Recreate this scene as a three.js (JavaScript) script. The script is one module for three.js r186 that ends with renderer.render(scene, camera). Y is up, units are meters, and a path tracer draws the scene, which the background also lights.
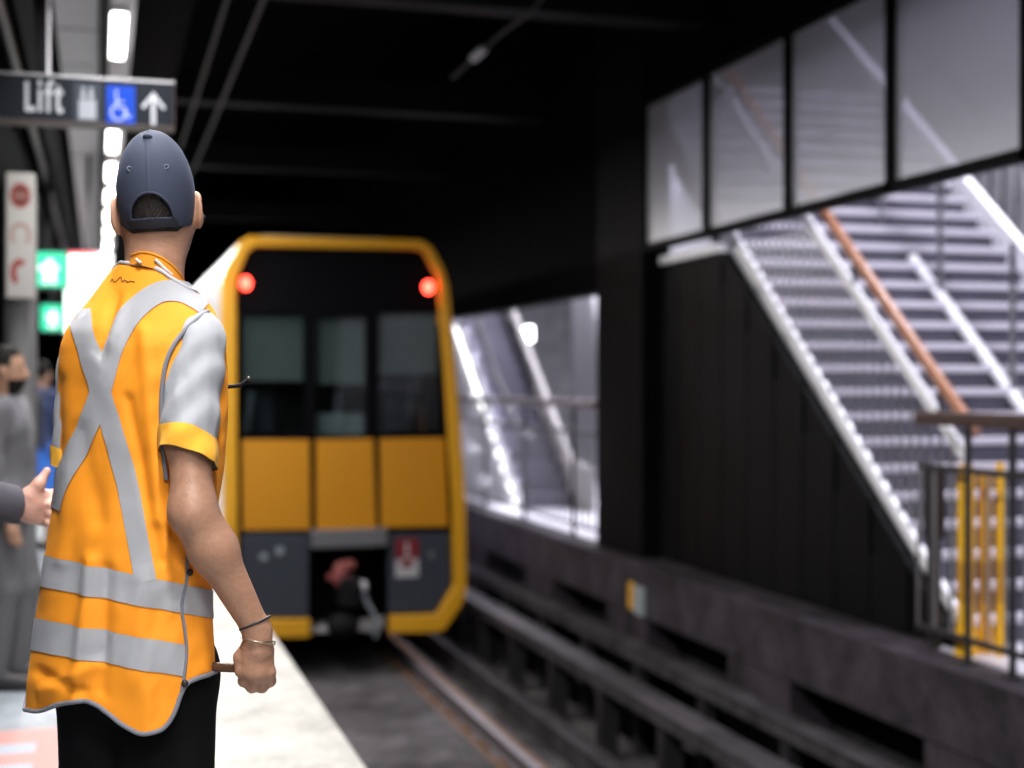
import * as THREE from 'three';
import { mergeGeometries, mergeVertices } from 'three/addons/utils/BufferGeometryUtils.js';
import { RoundedBoxGeometry } from 'three/addons/geometries/RoundedBoxGeometry.js';
import { RectAreaLightUniformsLib } from 'three/addons/lights/RectAreaLightUniformsLib.js';
import { ImprovedNoise } from 'three/addons/math/ImprovedNoise.js';

// ---------- camera, background, large lights, exposure ----------
RectAreaLightUniformsLib.init();
const V3 = (x = 0, y = 0, z = 0) => new THREE.Vector3(x, y, z);
const scene = new THREE.Scene();
scene.background = new THREE.Color(0x000000);
const FPX = 1400, EYE = 1.45, YAW = Math.atan(412 / FPX);
const camera = new THREE.PerspectiveCamera(2 * Math.atan(384 / FPX) * 180 / Math.PI, 4 / 3, 0.05, 200);
camera.position.set(0, EYE, 0);
camera.rotation.set(0, -YAW, 0);
camera.focus = 2.48;
camera.userData.fStop = camera.getFocalLength() / 1000 / 0.023;
camera.updateMatrixWorld();
const renderer = new THREE.WebGLRenderer({ antialias: true });
renderer.toneMapping = THREE.LinearToneMapping;
renderer.toneMappingExposure = 1.0;
renderer.shadowMap.enabled = true;
renderer.shadowMap.type = THREE.PCFSoftShadowMap;
const PLATFORM_LAMP = 330, STAIR_LAMP = 125;          // radiance of the lamp tubes
const WARM_WHITE = new THREE.Color().setRGB(1.0, 0.975, 0.955), COOL_WHITE = new THREE.Color().setRGB(0.90, 0.88, 1.0);

// ---------- helpers ----------
const FW = V3(Math.sin(YAW), 0, -Math.cos(YAW)), RT = V3(Math.cos(YAW), 0, Math.sin(YAW)), CAM = V3(0, EYE, 0);
const dir = (px, py) => FW.clone().addScaledVector(RT, (px - 512) / FPX).add(V3(0, (384 - py) / FPX, 0));
const at = (px, py, t) => CAM.clone().addScaledVector(dir(px, py), t);
const onX = (px, py, X) => { const d = dir(px, py); return at(px, py, X / d.x); };
const onZ = (px, py, Z) => { const d = dir(px, py); return at(px, py, Z / d.z); };
const onY = (px, py, Y) => { const d = dir(px, py); return at(px, py, (Y - EYE) / d.y); };
let rs = 7; const rnd = () => { rs = (rs * 16807) % 2147483647; return rs / 2147483647; };
const rr = (a, b) => a + (b - a) * rnd();
const lerp = (a, b, t) => a + (b - a) * t, clamp = (v, a, b) => Math.min(b, Math.max(a, v));
const smooth = (a, b, x) => { const t = clamp((x - a) / (b - a), 0, 1); return t * t * (3 - 2 * t); };
const noise = new ImprovedNoise();
const used = new Map();
function numbered(n) { const k = used.get(n) ?? 0; used.set(n, k + 1); return k ? `${n}_${String(k).padStart(3, '0')}` : n; }
function shade(m) { m.castShadow = true; m.receiveShadow = true; return m; }
// a thing: Group at its base; geometry for its parts is written in world metres and shifted to the base
function thing(name, label, category, base = [0, 0, 0], group) {
  const g = new THREE.Group(); g.name = numbered(name); g.position.set(...base); g.userData = { label, category };
  if (group) g.userData.group = group;
  scene.add(g); ORIGIN.set(g, g.position.clone()); return g;
}
const ORIGIN = new Map();
function part(name, geo, mat, parent, label) {
  const o = ORIGIN.get(parent) ?? V3();
  const g = Array.isArray(geo) ? join(geo) : geo;
  g.translate(-o.x, -o.y, -o.z);
  const m = shade(new THREE.Mesh(g, mat)); m.name = name; if (label) m.userData.label = label;
  parent.add(m); ORIGIN.set(m, o); return m;
}
function solo(name, geo, mat, label, category, group) {
  const g = Array.isArray(geo) ? join(geo) : geo;
  g.computeBoundingBox(); const b = g.boundingBox, o = V3((b.min.x + b.max.x) / 2, b.min.y, (b.min.z + b.max.z) / 2);
  g.translate(-o.x, -o.y, -o.z);
  const m = shade(new THREE.Mesh(g, mat)); m.name = numbered(name); m.position.copy(o); m.userData = { label, category };
  if (group) m.userData.group = group;
  scene.add(m); ORIGIN.set(m, o); return m;
}
function struct(name, geo, mat, label, category) {
  const m = shade(new THREE.Mesh(Array.isArray(geo) ? join(geo) : geo, mat)); m.name = numbered(name);
  m.userData = { kind: 'structure', label, category }; scene.add(m); return m;
}
function join(list) {
  const l = list.map((g) => { let q = g.index ? g.toNonIndexed() : g; for (const k of Object.keys(q.attributes)) if (!['position', 'normal', 'uv'].includes(k)) q.deleteAttribute(k); if (!q.attributes.uv) q.setAttribute('uv', new THREE.BufferAttribute(new Float32Array(q.attributes.position.count * 2), 2)); return q; });
  return mergeGeometries(l);
}
// uv in metres from position, by the axis the face points along
function uvm(g0, s = 1) {
  const g = g0.index ? g0.toNonIndexed() : g0; const p = g.attributes.position, n = g.attributes.normal, uv = new Float32Array(p.count * 2);
  for (let i = 0; i < p.count; i++) {
    const x = p.getX(i), y = p.getY(i), z = p.getZ(i), ax = Math.abs(n.getX(i)), ay = Math.abs(n.getY(i)), az = Math.abs(n.getZ(i));
    const [u, v] = ax > ay && ax > az ? [z, y] : ay > az ? [x, z] : [x, y];
    uv[2 * i] = u * s; uv[2 * i + 1] = v * s;
  }
  g.setAttribute('uv', new THREE.BufferAttribute(uv, 2)); return g;
}
function bx(x0, x1, y0, y1, z0, z1, r = 0) {
  const w = Math.abs(x1 - x0), h = Math.abs(y1 - y0), d = Math.abs(z1 - z0);
  const g = r ? new RoundedBoxGeometry(w, h, d, 2, Math.min(r, w / 2.01, h / 2.01, d / 2.01)) : new THREE.BoxGeometry(w, h, d);
  g.translate((x0 + x1) / 2, (y0 + y1) / 2, (z0 + z1) / 2); return uvm(g);
}
function rod(a, b, r, n = 10, r2 = r) {
  const d = b.clone().sub(a), g = new THREE.CylinderGeometry(r2, r, d.length(), n, 1);
  g.applyQuaternion(new THREE.Quaternion().setFromUnitVectors(V3(0, 1, 0), d.clone().normalize()));
  const m = a.clone().add(b).multiplyScalar(0.5); g.translate(m.x, m.y, m.z); return g;
}
// square bar from a to b: w across, h high
function bar(a, b, w, h) {
  const d = b.clone().sub(a), g = new RoundedBoxGeometry(w, h, d.length(), 1, Math.min(w, h) * 0.2);
  const m = new THREE.Matrix4().lookAt(a, b, V3(0, 1, 0)); g.applyMatrix4(m);
  const c = a.clone().add(b).multiplyScalar(0.5); g.translate(c.x, c.y, c.z); return g;
}
function tube(pts, r, seg = 40, n = 8, closed = false) { return new THREE.TubeGeometry(new THREE.CatmullRomCurve3(pts, closed), seg, r, n, closed); }
// prism: polygon of [x, y] between z0 and z1
function prism(poly, z0, z1, bevel = 0, holes = []) {
  const s = new THREE.Shape(poly.map(([x, y]) => new THREE.Vector2(x, y)));
  for (const h of holes) s.holes.push(new THREE.Path(h.map(([x, y]) => new THREE.Vector2(x, y))));
  const g = new THREE.ExtrudeGeometry(s, { depth: Math.abs(z1 - z0) - 2 * bevel, bevelEnabled: bevel > 0, bevelSize: bevel, bevelOffset: -bevel, bevelThickness: bevel, bevelSegments: 2 });
  g.translate(0, 0, Math.min(z0, z1) + bevel); return uvm(g);
}
// prism across the track: polygon of [z, y] between x0 and x1
function prismX(poly, x0, x1) {
  const g = prism(poly.map(([z, y]) => [-z, y]), 0, x1 - x0); g.rotateY(Math.PI / 2); g.translate(x0, 0, 0); return uvm(g);
}
function ell(c, rx, ry, rz, n = 16) { const g = new THREE.SphereGeometry(1, n, Math.round(n * 0.75)); g.scale(rx, ry, rz); g.translate(c.x, c.y, c.z); return g; }

// ---------- textures ----------
function noiseTex(size, seed, lo, hi, oct = [4, 16, 64], gain = 0.6, srgb = false) {
  const d = new Uint8Array(size * size * 4), P = (x, y, f) => noise.noise(Math.cos(x * 6.2832) * f / 6.28 + seed, Math.sin(x * 6.2832) * f / 6.28 + Math.cos(y * 6.2832) * f / 6.28, Math.sin(y * 6.2832) * f / 6.28 + seed * 1.7);
  for (let j = 0; j < size; j++) for (let i = 0; i < size; i++) {
    let v = 0, a = 1, s = 0; for (const f of oct) { v += a * P(i / size, j / size, f); s += a; a *= gain; }
    const q = clamp(lerp(lo, hi, 0.5 + 1.1 * v / s), 0, 1) * 255, o = (j * size + i) * 4;
    d[o] = d[o + 1] = d[o + 2] = q; d[o + 3] = 255;
  }
  const t = new THREE.DataTexture(d, size, size); t.wrapS = t.wrapT = THREE.RepeatWrapping; t.magFilter = THREE.LinearFilter; t.needsUpdate = true;
  if (srgb) t.colorSpace = THREE.SRGBColorSpace; return t;
}
const T_con = noiseTex(256, 3.1, 0.72, 1.0, [5, 19, 60], 0.7, true), T_grime = noiseTex(256, 8.4, 0.45, 1.0, [3, 9, 40], 0.75, true);
const T_bump = noiseTex(256, 5.7, 0, 1, [20, 60, 120], 0.8);
const rep = (t, x, y = x) => { const c = t.clone(); c.repeat.set(x, y); c.needsUpdate = true; return c; };
const RGB = (r, g, b) => new THREE.Color().setRGB(r, g, b);
const mat = (r, g, b, rough = 0.7, o = {}) => new THREE.MeshStandardMaterial({ color: RGB(r, g, b), roughness: rough, ...o });
const phys = (r, g, b, rough, o = {}) => new THREE.MeshPhysicalMaterial({ color: RGB(r, g, b), roughness: rough, ...o });
function canvasTex(w, h, draw) {
  const c = document.createElement('canvas'); c.width = w; c.height = h; const x = c.getContext('2d'); draw(x, w, h);
  const t = new THREE.CanvasTexture(c); t.colorSpace = THREE.SRGBColorSpace; t.magFilter = THREE.LinearFilter; return t;
}
const M = {
  paving: mat(0.36, 0.40, 0.45, 0.55, { map: rep(T_con, 0.7), bumpMap: rep(T_bump, 2), bumpScale: 0.0006 }),
  coping: mat(0.56, 0.545, 0.51, 0.6, { map: rep(T_con, 0.9), bumpMap: rep(T_bump, 2), bumpScale: 0.0008 }),
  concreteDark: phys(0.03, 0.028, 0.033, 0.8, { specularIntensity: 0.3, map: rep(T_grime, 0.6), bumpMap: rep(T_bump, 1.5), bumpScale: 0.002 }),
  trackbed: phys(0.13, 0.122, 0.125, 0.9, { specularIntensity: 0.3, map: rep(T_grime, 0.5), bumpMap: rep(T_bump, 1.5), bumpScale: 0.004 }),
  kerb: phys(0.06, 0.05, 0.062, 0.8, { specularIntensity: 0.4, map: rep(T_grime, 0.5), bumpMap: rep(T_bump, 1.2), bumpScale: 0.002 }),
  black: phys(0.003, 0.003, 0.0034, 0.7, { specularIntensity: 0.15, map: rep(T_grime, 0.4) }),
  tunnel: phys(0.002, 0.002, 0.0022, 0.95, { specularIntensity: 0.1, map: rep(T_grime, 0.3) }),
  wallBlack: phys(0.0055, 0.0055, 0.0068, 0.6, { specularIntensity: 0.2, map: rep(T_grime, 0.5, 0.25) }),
  duct: phys(0.075, 0.068, 0.074, 0.75, { specularIntensity: 0.4, map: rep(T_grime, 0.8, 0.5) }),
  steel: mat(0.32, 0.31, 0.33, 0.35, { metalness: 0.9 }),
  rust: mat(0.27, 0.13, 0.06, 0.85, { map: rep(T_grime, 3) }),
  rail: mat(0.12, 0.105, 0.115, 0.55, { metalness: 0.2 }),
  darkMetal: mat(0.035, 0.033, 0.036, 0.45, { metalness: 0.5 }),
  greyMetal: mat(0.22, 0.22, 0.235, 0.4, { metalness: 0.6 }),
  stainless: mat(0.62, 0.62, 0.66, 0.22, { metalness: 1 }),
  whitePaint: mat(0.82, 0.82, 0.86, 0.35),
  paleFloor: mat(0.62, 0.61, 0.66, 0.35, { map: rep(T_con, 0.5) }),
  paleWall: mat(0.40, 0.40, 0.42, 0.5, { map: rep(T_con, 0.6) }),
  riser: mat(0.085, 0.08, 0.115, 0.6, { map: rep(T_con, 1) }),
  nosing: mat(0.50, 0.48, 0.54, 0.5),
  wood: mat(0.26, 0.10, 0.042, 0.3), stick: mat(0.10, 0.042, 0.02, 0.4),
  darkWood: mat(0.05, 0.025, 0.02, 0.35),
  trainYellow: phys(0.62, 0.30, 0.008, 0.4, { clearcoat: 0.4, clearcoatRoughness: 0.2 }),
  trainAmber: phys(0.52, 0.215, 0.002, 0.4, { clearcoat: 0.4, clearcoatRoughness: 0.2 }),
  trainSlate: mat(0.022, 0.028, 0.042, 0.6),
  trainBlack: phys(0.002, 0.002, 0.003, 0.4, { specularIntensity: 0.12 }),
  trainSilver: mat(0.6, 0.58, 0.6, 0.35, { metalness: 0.4 }),
  cab: mat(0.006, 0.007, 0.008, 0.8), blind: mat(0.13, 0.15, 0.145, 0.8, { side: THREE.DoubleSide }), cabGrey: mat(0.22, 0.25, 0.27, 0.6),
  pane: phys(0.75, 0.8, 0.8, 0.04, { transmission: 1, thickness: 0, ior: 1.45 }),
  dustyGlass: phys(0.62, 0.62, 0.67, 0.26, { transmission: 0.6, thickness: 0, ior: 1.3 }),
  pinkRubber: mat(0.24, 0.06, 0.055, 0.6), white: mat(0.5, 0.5, 0.52, 0.5), conduit: mat(0.03, 0.03, 0.033, 0.6),
  yellow: phys(0.85, 0.46, 0.01, 0.35), orangeBand: mat(0.55, 0.27, 0.01, 0.4),
  panelWhite: mat(0.6, 0.59, 0.63, 0.6), beam: phys(0.008, 0.008, 0.0095, 0.7, { specularIntensity: 0.2 }), column: mat(0.2, 0.2, 0.205, 0.6, { map: rep(T_con, 0.7) }),
};
const glow = (r, g, b, k = 1) => new THREE.MeshStandardMaterial({ color: RGB(0.02, 0.02, 0.02), emissive: RGB(r, g, b), emissiveIntensity: k, roughness: 0.6 });
M.tubeGlow = glow(1, 0.98, 0.92, 9); M.stairGlow = glow(0.95, 0.95, 1, 8); M.skirtGlow = glow(1, 1, 0.95, 2.6); M.tail = glow(1, 0.05, 0.03, 14);
function panelLight(c, w, l, L, color = WARM_WHITE) {       // area light facing down, w across, l along the track
  const a = new THREE.RectAreaLight(color, L, w, l); a.position.copy(c); a.rotation.x = -Math.PI / 2; a.castShadow = true; scene.add(a); return a;
}

// ---------- structure: platform, track, tunnel ----------
const EDGE = 0.965, BED = -1.4, RAILTOP = -1.25, ZN = 5, ZF = -42;
const floor = struct('floor', [bx(-5, -0.14, -0.3, 0, ZF, ZN), bx(-5, EDGE - 0.04, -1.45, -0.05, ZF, ZN)], M.paving, 'grey platform paving behind the white edge strip', 'floor');
const copMats = [0.97, 1, 1.03].map((k) => { const c = M.coping.clone(); c.color.multiplyScalar(k); return c; });
for (let z = -1, i = 0; z > -30; z -= 0.98, i++) for (const [x0, x1] of [[-0.137, 0.41], [0.414, EDGE]])
  part('coping_slab', bx(x0, x1, -0.06, 0, z - 0.976, z, 0.004), copMats[(i * 2 + (x0 > 0 ? 1 : 0) * 5) % 3], floor);
part('edge_strip', [bx(-0.137, EDGE, -0.06, 0, -1, ZN), bx(-0.137, EDGE, -0.06, 0, ZF, -30.4)], M.coping, floor);
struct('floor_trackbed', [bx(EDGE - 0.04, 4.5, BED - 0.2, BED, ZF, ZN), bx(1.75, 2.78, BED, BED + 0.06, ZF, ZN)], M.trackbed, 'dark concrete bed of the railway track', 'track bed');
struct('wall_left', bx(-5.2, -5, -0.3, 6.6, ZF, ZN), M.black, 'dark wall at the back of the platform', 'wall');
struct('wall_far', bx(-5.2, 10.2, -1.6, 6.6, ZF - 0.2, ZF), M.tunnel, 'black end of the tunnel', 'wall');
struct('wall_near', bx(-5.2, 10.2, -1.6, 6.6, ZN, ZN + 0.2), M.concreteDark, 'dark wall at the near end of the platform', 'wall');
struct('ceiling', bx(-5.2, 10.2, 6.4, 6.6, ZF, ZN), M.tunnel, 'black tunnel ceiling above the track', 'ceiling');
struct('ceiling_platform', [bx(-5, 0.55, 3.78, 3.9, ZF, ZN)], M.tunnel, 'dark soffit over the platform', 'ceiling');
// kerb beam on the far side of the track with its recess
const KX = 4.15;
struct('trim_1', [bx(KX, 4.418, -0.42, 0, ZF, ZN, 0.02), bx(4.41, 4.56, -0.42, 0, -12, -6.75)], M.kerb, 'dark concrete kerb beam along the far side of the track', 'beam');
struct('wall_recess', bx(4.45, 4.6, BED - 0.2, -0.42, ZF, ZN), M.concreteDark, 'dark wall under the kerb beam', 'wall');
struct('floor_concourse', [bx(4.56, 10, -0.3, 0.004, ZF, ZN), bx(4.42, 4.56, -0.3, 0.004, ZF, -12), bx(4.42, 4.56, -0.3, 0.004, -6.75, ZN)], M.paleFloor, 'pale floor behind the far railing', 'floor');
struct('wall_right', bx(10, 10.2, -1.6, 6.6, ZF, ZN), M.paleWall, 'pale wall behind the far stairs', 'wall');

// rails with their fastenings
for (const X of [1.57, 2.95]) {
  const r = thing('rail', X > 2 ? 'steel rail with rusty fastenings in the middle of the trench' : 'steel rail close under the platform edge', 'rail', [X, BED + 0.04, -18]);
  part('rail_head', prism([[-0.075, 0], [0.075, 0], [0.07, 0.016], [0.012, 0.03], [0.012, 0.105], [0.036, 0.115], [0.036, 0.148], [0.025, 0.15], [-0.025, 0.15], [-0.036, 0.148], [-0.036, 0.115], [-0.012, 0.105], [-0.012, 0.03], [-0.07, 0.016]].map(([x, y]) => [x + X, y + BED + 0.0]), ZF, ZN), M.rail, r);
  for (let z = -5; z > -15; z -= 0.55) part('fastening', [bx(X - 0.17, X + 0.17, BED - 0.01, BED + 0.02, z - 0.1, z + 0.1, 0.005), bx(X - 0.15, X - 0.06, BED + 0.02, BED + 0.055, z - 0.05, z + 0.05, 0.01), bx(X + 0.06, X + 0.15, BED + 0.02, BED + 0.055, z - 0.05, z + 0.05, 0.01), rod(V3(X - 0.11, BED, z), V3(X - 0.11, BED + 0.085, z), 0.018, 8), rod(V3(X + 0.11, BED, z), V3(X + 0.11, BED + 0.085, z), 0.018, 8)], M.rust, r);
}
struct('trim_2', [bx(2.76, 2.83, BED, BED + 0.05, ZF, ZN), bx(3.07, 3.14, BED, BED + 0.05, ZF, ZN)], M.rust, 'rust brown rail seat plinth', 'plinth');
// cable ducts stepped up the far side of the trench
function duct(x0, x1, y0, y1, label, postTo) {
  const d = thing('cable_duct', label, 'cable duct', [(x0 + x1) / 2, y0, -18], 'cable ducts beside the track');
  part('trough', [bx(x0, x1, y0, y1 - 0.02, ZF, 0.5, 0.006)], M.duct, d);
  for (let z = 0.4; z > -16; z -= 1.22) part('lid', bx(x0 - 0.012, x1 + 0.012, y1 - 0.022, y1, z - 1.205, z, 0.005), M.duct, d);
  for (let z = -0.3; z > -16; z -= 1.22) part('bracket', bx(x0 + 0.03, x1 - 0.03, postTo, y0 + 0.01, z - 0.06, z + 0.06), M.darkMetal, d);
  return d;
}
duct(3.36, 3.50, BED, BED + 0.2, 'low grey cable duct lying on the track bed', BED);
duct(3.62, 3.82, -0.86, -0.75, 'wide grey cable duct carried on brackets at half height', BED);
duct(3.92, 4.06, -0.68, -0.57, 'narrow grey cable duct just below the kerb beam', BED);
for (let z = -1.2; z > -22; z -= 2.4) struct('trim_3', bx(4.16, 4.44, -1.4, -0.42, z - 0.45, z + 0.45), M.kerb, 'concrete pier under the kerb beam', 'pier');
{ // little notice plate on the kerb
  const p = onX(640, 600, KX); const g = thing('notice_plate', 'small white and yellow plate fixed to the kerb beam', 'sign', [KX, p.y - 0.17, p.z]);
  part('plate', bx(KX - 0.02, KX, p.y - 0.12, p.y + 0.11, p.z - 0.1, p.z + 0.12, 0.004), M.cabGrey, g);
  part('yellow_edge', bx(KX - 0.02, KX - 0.002, p.y - 0.1, p.y + 0.12, p.z - 0.22, p.z - 0.1, 0.004), M.orangeBand, g);
}
// ---------- far side: screens, stairs, railings ----------
const PX = 4.3, SLOPE = 0.841, RISE = 0.158, RUN = RISE / SLOPE, ZS = -6.73;
// black wall beside the stairs, column, fascia
const wallTop = 2.44;
const sideWall = struct('wall_stair_side', prismX([[ZS + 0.12, 0], [ZS - wallTop / SLOPE, wallTop], [-12.0, wallTop], [-12.0, 0]], 4.48, 4.55), M.wallBlack, 'black boarded wall under the stairs', 'wall');
for (let z = -7.3; z > -10.8; z -= 0.42) { const top = Math.min(wallTop, (ZS - z) * SLOPE) - 0.06; if (top > 0.15) part('board', bx(4.462, 4.48, 0.02, top, z - 0.2, z + 0.205, 0.004), M.wallBlack, sideWall); }
struct('wall_column', bx(PX, 4.55, 0, 6.4, -11.9, -10.8), M.black, 'black column between the stairs and the far opening', 'column');
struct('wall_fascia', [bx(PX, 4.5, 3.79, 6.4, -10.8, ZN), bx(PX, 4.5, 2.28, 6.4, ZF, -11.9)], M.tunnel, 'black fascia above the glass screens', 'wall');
struct('wall_concourse_near', bx(PX, 10, 0, 6.4, -0.6, -0.4), M.paleWall, 'pale wall closing the stair hall', 'wall');
// glass screens hanging below the fascia
const zs = [-10.8, -9.57, -8.28, -7.04, -5.82, -4.58, -3.34];
for (let i = 0; i < zs.length - 1; i++) {
  const z0 = zs[i], z1 = zs[i + 1], words = ['next to the black column', 'above the top of the black stair wall', 'above the wooden stair handrail', 'above the middle of the stairs', 'past the stairs, over the yellow posts', 'beyond the yellow posts'][i];
  const g = thing('glass_screen', `hanging dusty glass screen in black frame ${words}`, 'glass screen', [PX, 2.53, (z0 + z1) / 2], 'glass screens over the stairs');
  part('pane', bx(PX + 0.035, PX + 0.047, 2.6, 3.73, z0 + 0.03, z1 - 0.03), M.dustyGlass, g);
  part('frame', [bx(PX, PX + 0.08, 2.54, 2.6, z0, z1), bx(PX, PX + 0.08, 3.73, 3.79, z0, z1), bx(PX, PX + 0.08, 2.54, 3.79, z0, z0 + 0.032), bx(PX, PX + 0.08, 2.54, 3.79, z1 - 0.032, z1)], M.black, g);
}
const SX0 = 4.62, SX1 = 6.94, NST = 26;
function staircase(dz, where, nb) {
  const Z = (k) => ZS + dz - k * RUN, surf = (z) => (ZS + dz - z) * SLOPE;
  const st = thing('staircase', `wide staircase with dark risers and pale step edges ${where}`, 'stairs', [(SX0 + SX1) / 2, 0, ZS + dz - 2.4]);
  for (let k = 0; k < NST; k++) {
    const s = part('step', bx(SX0, SX1, Math.max(0, k * RISE - 0.15), (k + 1) * RISE - 0.012, Z(k + 1) - 0.03, Z(k), 0), M.riser, st);
    part('nosing', bx(SX0, SX1, (k + 1) * RISE - 0.05, (k + 1) * RISE, Z(k) - 0.06, Z(k) + 0.014, 0.006), M.nosing, s);
  }
  const P = (x, k, h) => V3(x, k * RISE + h, Z(k));
  part('stringer', [bar(P(SX0 - 0.02, 0, 0.03), P(SX0 - 0.02, NST, 0.03), 0.05, 0.16), bar(P(SX1 - 0.02, 0, 0.1), P(SX1 - 0.02, NST, 0.1), 0.04, 0.2)], M.whitePaint, st);
  // balustrade on the track side
  const b = thing('stair_balustrade', `bright stair balustrade with thin bars and wooden handrail ${where}`, 'balustrade', [4.58, 0, ZS + dz - 2.4]);
  const bp = (k, h) => P(4.56, k, h);
  part('base_rail', [bar(bp(0.2, 0.16), bp(NST, 0.16), 0.035, 0.06)], M.whitePaint, b);
  part('top_rail', bar(bp(-0.4, 1.1), bp(NST, 1.1), 0.04, 0.06), M.whitePaint, b);
  for (let k = 0.4; k < NST - 2; k += 0.55) part('baluster', rod(bp(k, 0.15), bp(k, 1.1), 0.011, 6), M.stainless, b);
  part('handrail', rod(bp(-0.8, 1.31), bp(NST, 1.31), 0.036, 12), M.wood, b, 'round polished wooden handrail');
  for (let k = 1; k < NST; k += 5) part('handrail_bracket', rod(bp(k, 1.1), bp(k, 1.29), 0.012, 6), M.darkMetal, b);
  // balustrade in the middle of the flight
  const m = thing('stair_railing', `open white railing with slim posts in the middle of stairs ${where}`, 'railing', [6, 0, ZS + dz - 2.4]);
  const mp = (k, h) => P(6.0, k, h);
  part('base_rail', rod(mp(1, 0.11), mp(14.6, 0.11), 0.045, 12), M.whitePaint, m);
  part('top_rail', rod(mp(0, 1.2), mp(NST, 1.2), 0.04, 12), M.whitePaint, m);
  for (const k of [1.5, 5, 8.0, 12.6, 17, 21]) part('post', rod(mp(k, 0), mp(k, 1.2), 0.022, 10), M.greyMetal, m);
  // handrail on the wall
  const w = thing('wall_handrail', `steel handrail on brackets along the stair wall ${where}`, 'handrail', [6.85, 0, ZS + dz - 2.4]);
  const wp = (k, h, x = 6.82) => P(x, k, h);
  part('rail', rod(wp(0, 1.05), wp(NST, 1.05), 0.028, 10), M.stainless, w);
  for (let k = 2; k < NST; k += 5) part('bracket', rod(wp(k, 1.03), wp(k, 1.0, 6.97), 0.012, 6), M.stainless, w);
}
staircase(0, 'behind the hanging glass screens');
// stair hall wall: vertical ribs below, horizontal cladding boards above
const hallWall = struct('wall_stair_hall', bx(7, 7.15, 0, 6.4, -20.5, -0.6), M.greyMetal, 'pale clad wall on the far side of the stairs', 'wall');
for (let z = -7.4; z > -11.4; z -= 0.17) { const y0 = Math.max(0, (ZS - z) * SLOPE) + 0.1; if (y0 < 3.5) part('rib', bx(6.965, 7.0, y0, 3.5, z - 0.055, z + 0.03), M.paleWall, hallWall); }
for (let r = 0; r < 12; r++) for (let c = 0; c < 6; c++) part('cladding_board', bx(6.97, 7.0, 3.52 + r * 0.235, 3.52 + r * 0.235 + 0.222, -14.2 + c * 1.7, -14.2 + c * 1.7 + 1.685, 0.005), M.paleWall, hallWall);
struct('floor_landing', bx(4.6, 7, 4.0, 4.108, -14.0, ZS - NST * RUN), M.paleFloor, 'stair landing', 'floor');
struct('wall_landing', bx(4.6, 7, 4.1, 6.4, -14.1, -14.0), M.paleWall, 'pale wall behind the stair landing', 'wall');
// lamps over the stair hall
function stairLamp(x, y, z, w, l, L, label, group) {
  const g = thing('ceiling_light', label, 'ceiling light', [x, y, z], group);
  part('housing', bx(x - w / 2 - 0.02, x + w / 2 + 0.02, y, y + 0.08, z - l / 2 - 0.02, z + l / 2 + 0.02, 0.01), M.whitePaint, g);
  part('diffuser', bx(x - w / 2, x + w / 2, y - 0.012, y + 0.002, z - l / 2, z + l / 2), M.stairGlow, g);
  panelLight(V3(x, y - 0.02, z), w, l, L, COOL_WHITE);
}
[[-3.4, 'in front of the stair foot'], [-5.6, 'above the lowest steps'], [-7.8, 'above the upper steps']].forEach(([z, w]) => stairLamp(5.75, 6.25, z, 1.3, 0.5, STAIR_LAMP, `wide cool white ceiling light ${w}`, 'stair hall lights'));
[[-13.4, 3.85, 'under the stair landing'], [-16.6, 4.6, 'beside the escalator'], [-20, 4.6, 'behind the escalator']].forEach(([z, y, w]) => stairLamp(6.2, y, z, 1.2, 0.6, STAIR_LAMP * 1.25, `cool white ceiling light ${w}`, 'far concourse lights'));
// railing along the kerb, in front of the stair foot
function kerbRailing(z0, z1, step, label, posts) {
  const g = thing('kerb_railing', label, 'railing', [4.32, 0, (z0 + z1) / 2]);
  part('handrail', bar(V3(4.32, 1.265, z0), V3(4.32, 1.265, z1), 0.07, 0.075), M.darkWood, g, 'flat dark brown handrail');
  part('upper_rail', bar(V3(4.32, 1.0, z0), V3(4.32, 1.0, z1), 0.02, 0.035), M.darkMetal, g);
  part('lower_rail', bar(V3(4.32, 0.12, z0), V3(4.32, 0.12, z1), 0.02, 0.035), M.darkMetal, g);
  for (let z = z0, i = 0; z < z1; z += step, i++) part('baluster', rod(V3(4.32, 0.11, z), V3(4.32, 1.0, z), 0.009, 6), M.greyMetal, g);
  for (const z of posts) part('post', [rod(V3(4.32, 0, z), V3(4.32, 1.24, z), 0.02, 10), rod(V3(4.32, 0, z), V3(4.32, 0.015, z), 0.05, 12)], M.darkMetal, g);
}
kerbRailing(-6.76, -2.0, 0.155, 'dark railing with brown wooden top at the foot of stairs', [-6.3, -5.93, -4.6, -3.2]);
kerbRailing(-24, -11.95, 0.17, 'long dark railing in the opening beyond the black column', [-12.6, -14.2, -15.8, -17.4, -19]);
// wall coping strip
part('cap_strip', bx(4.45, 4.56, wallTop, wallTop + 0.07, -10.8, -9.65, 0.01), M.whitePaint, sideWall, 'pale cap strip on the black stair wall');
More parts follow.
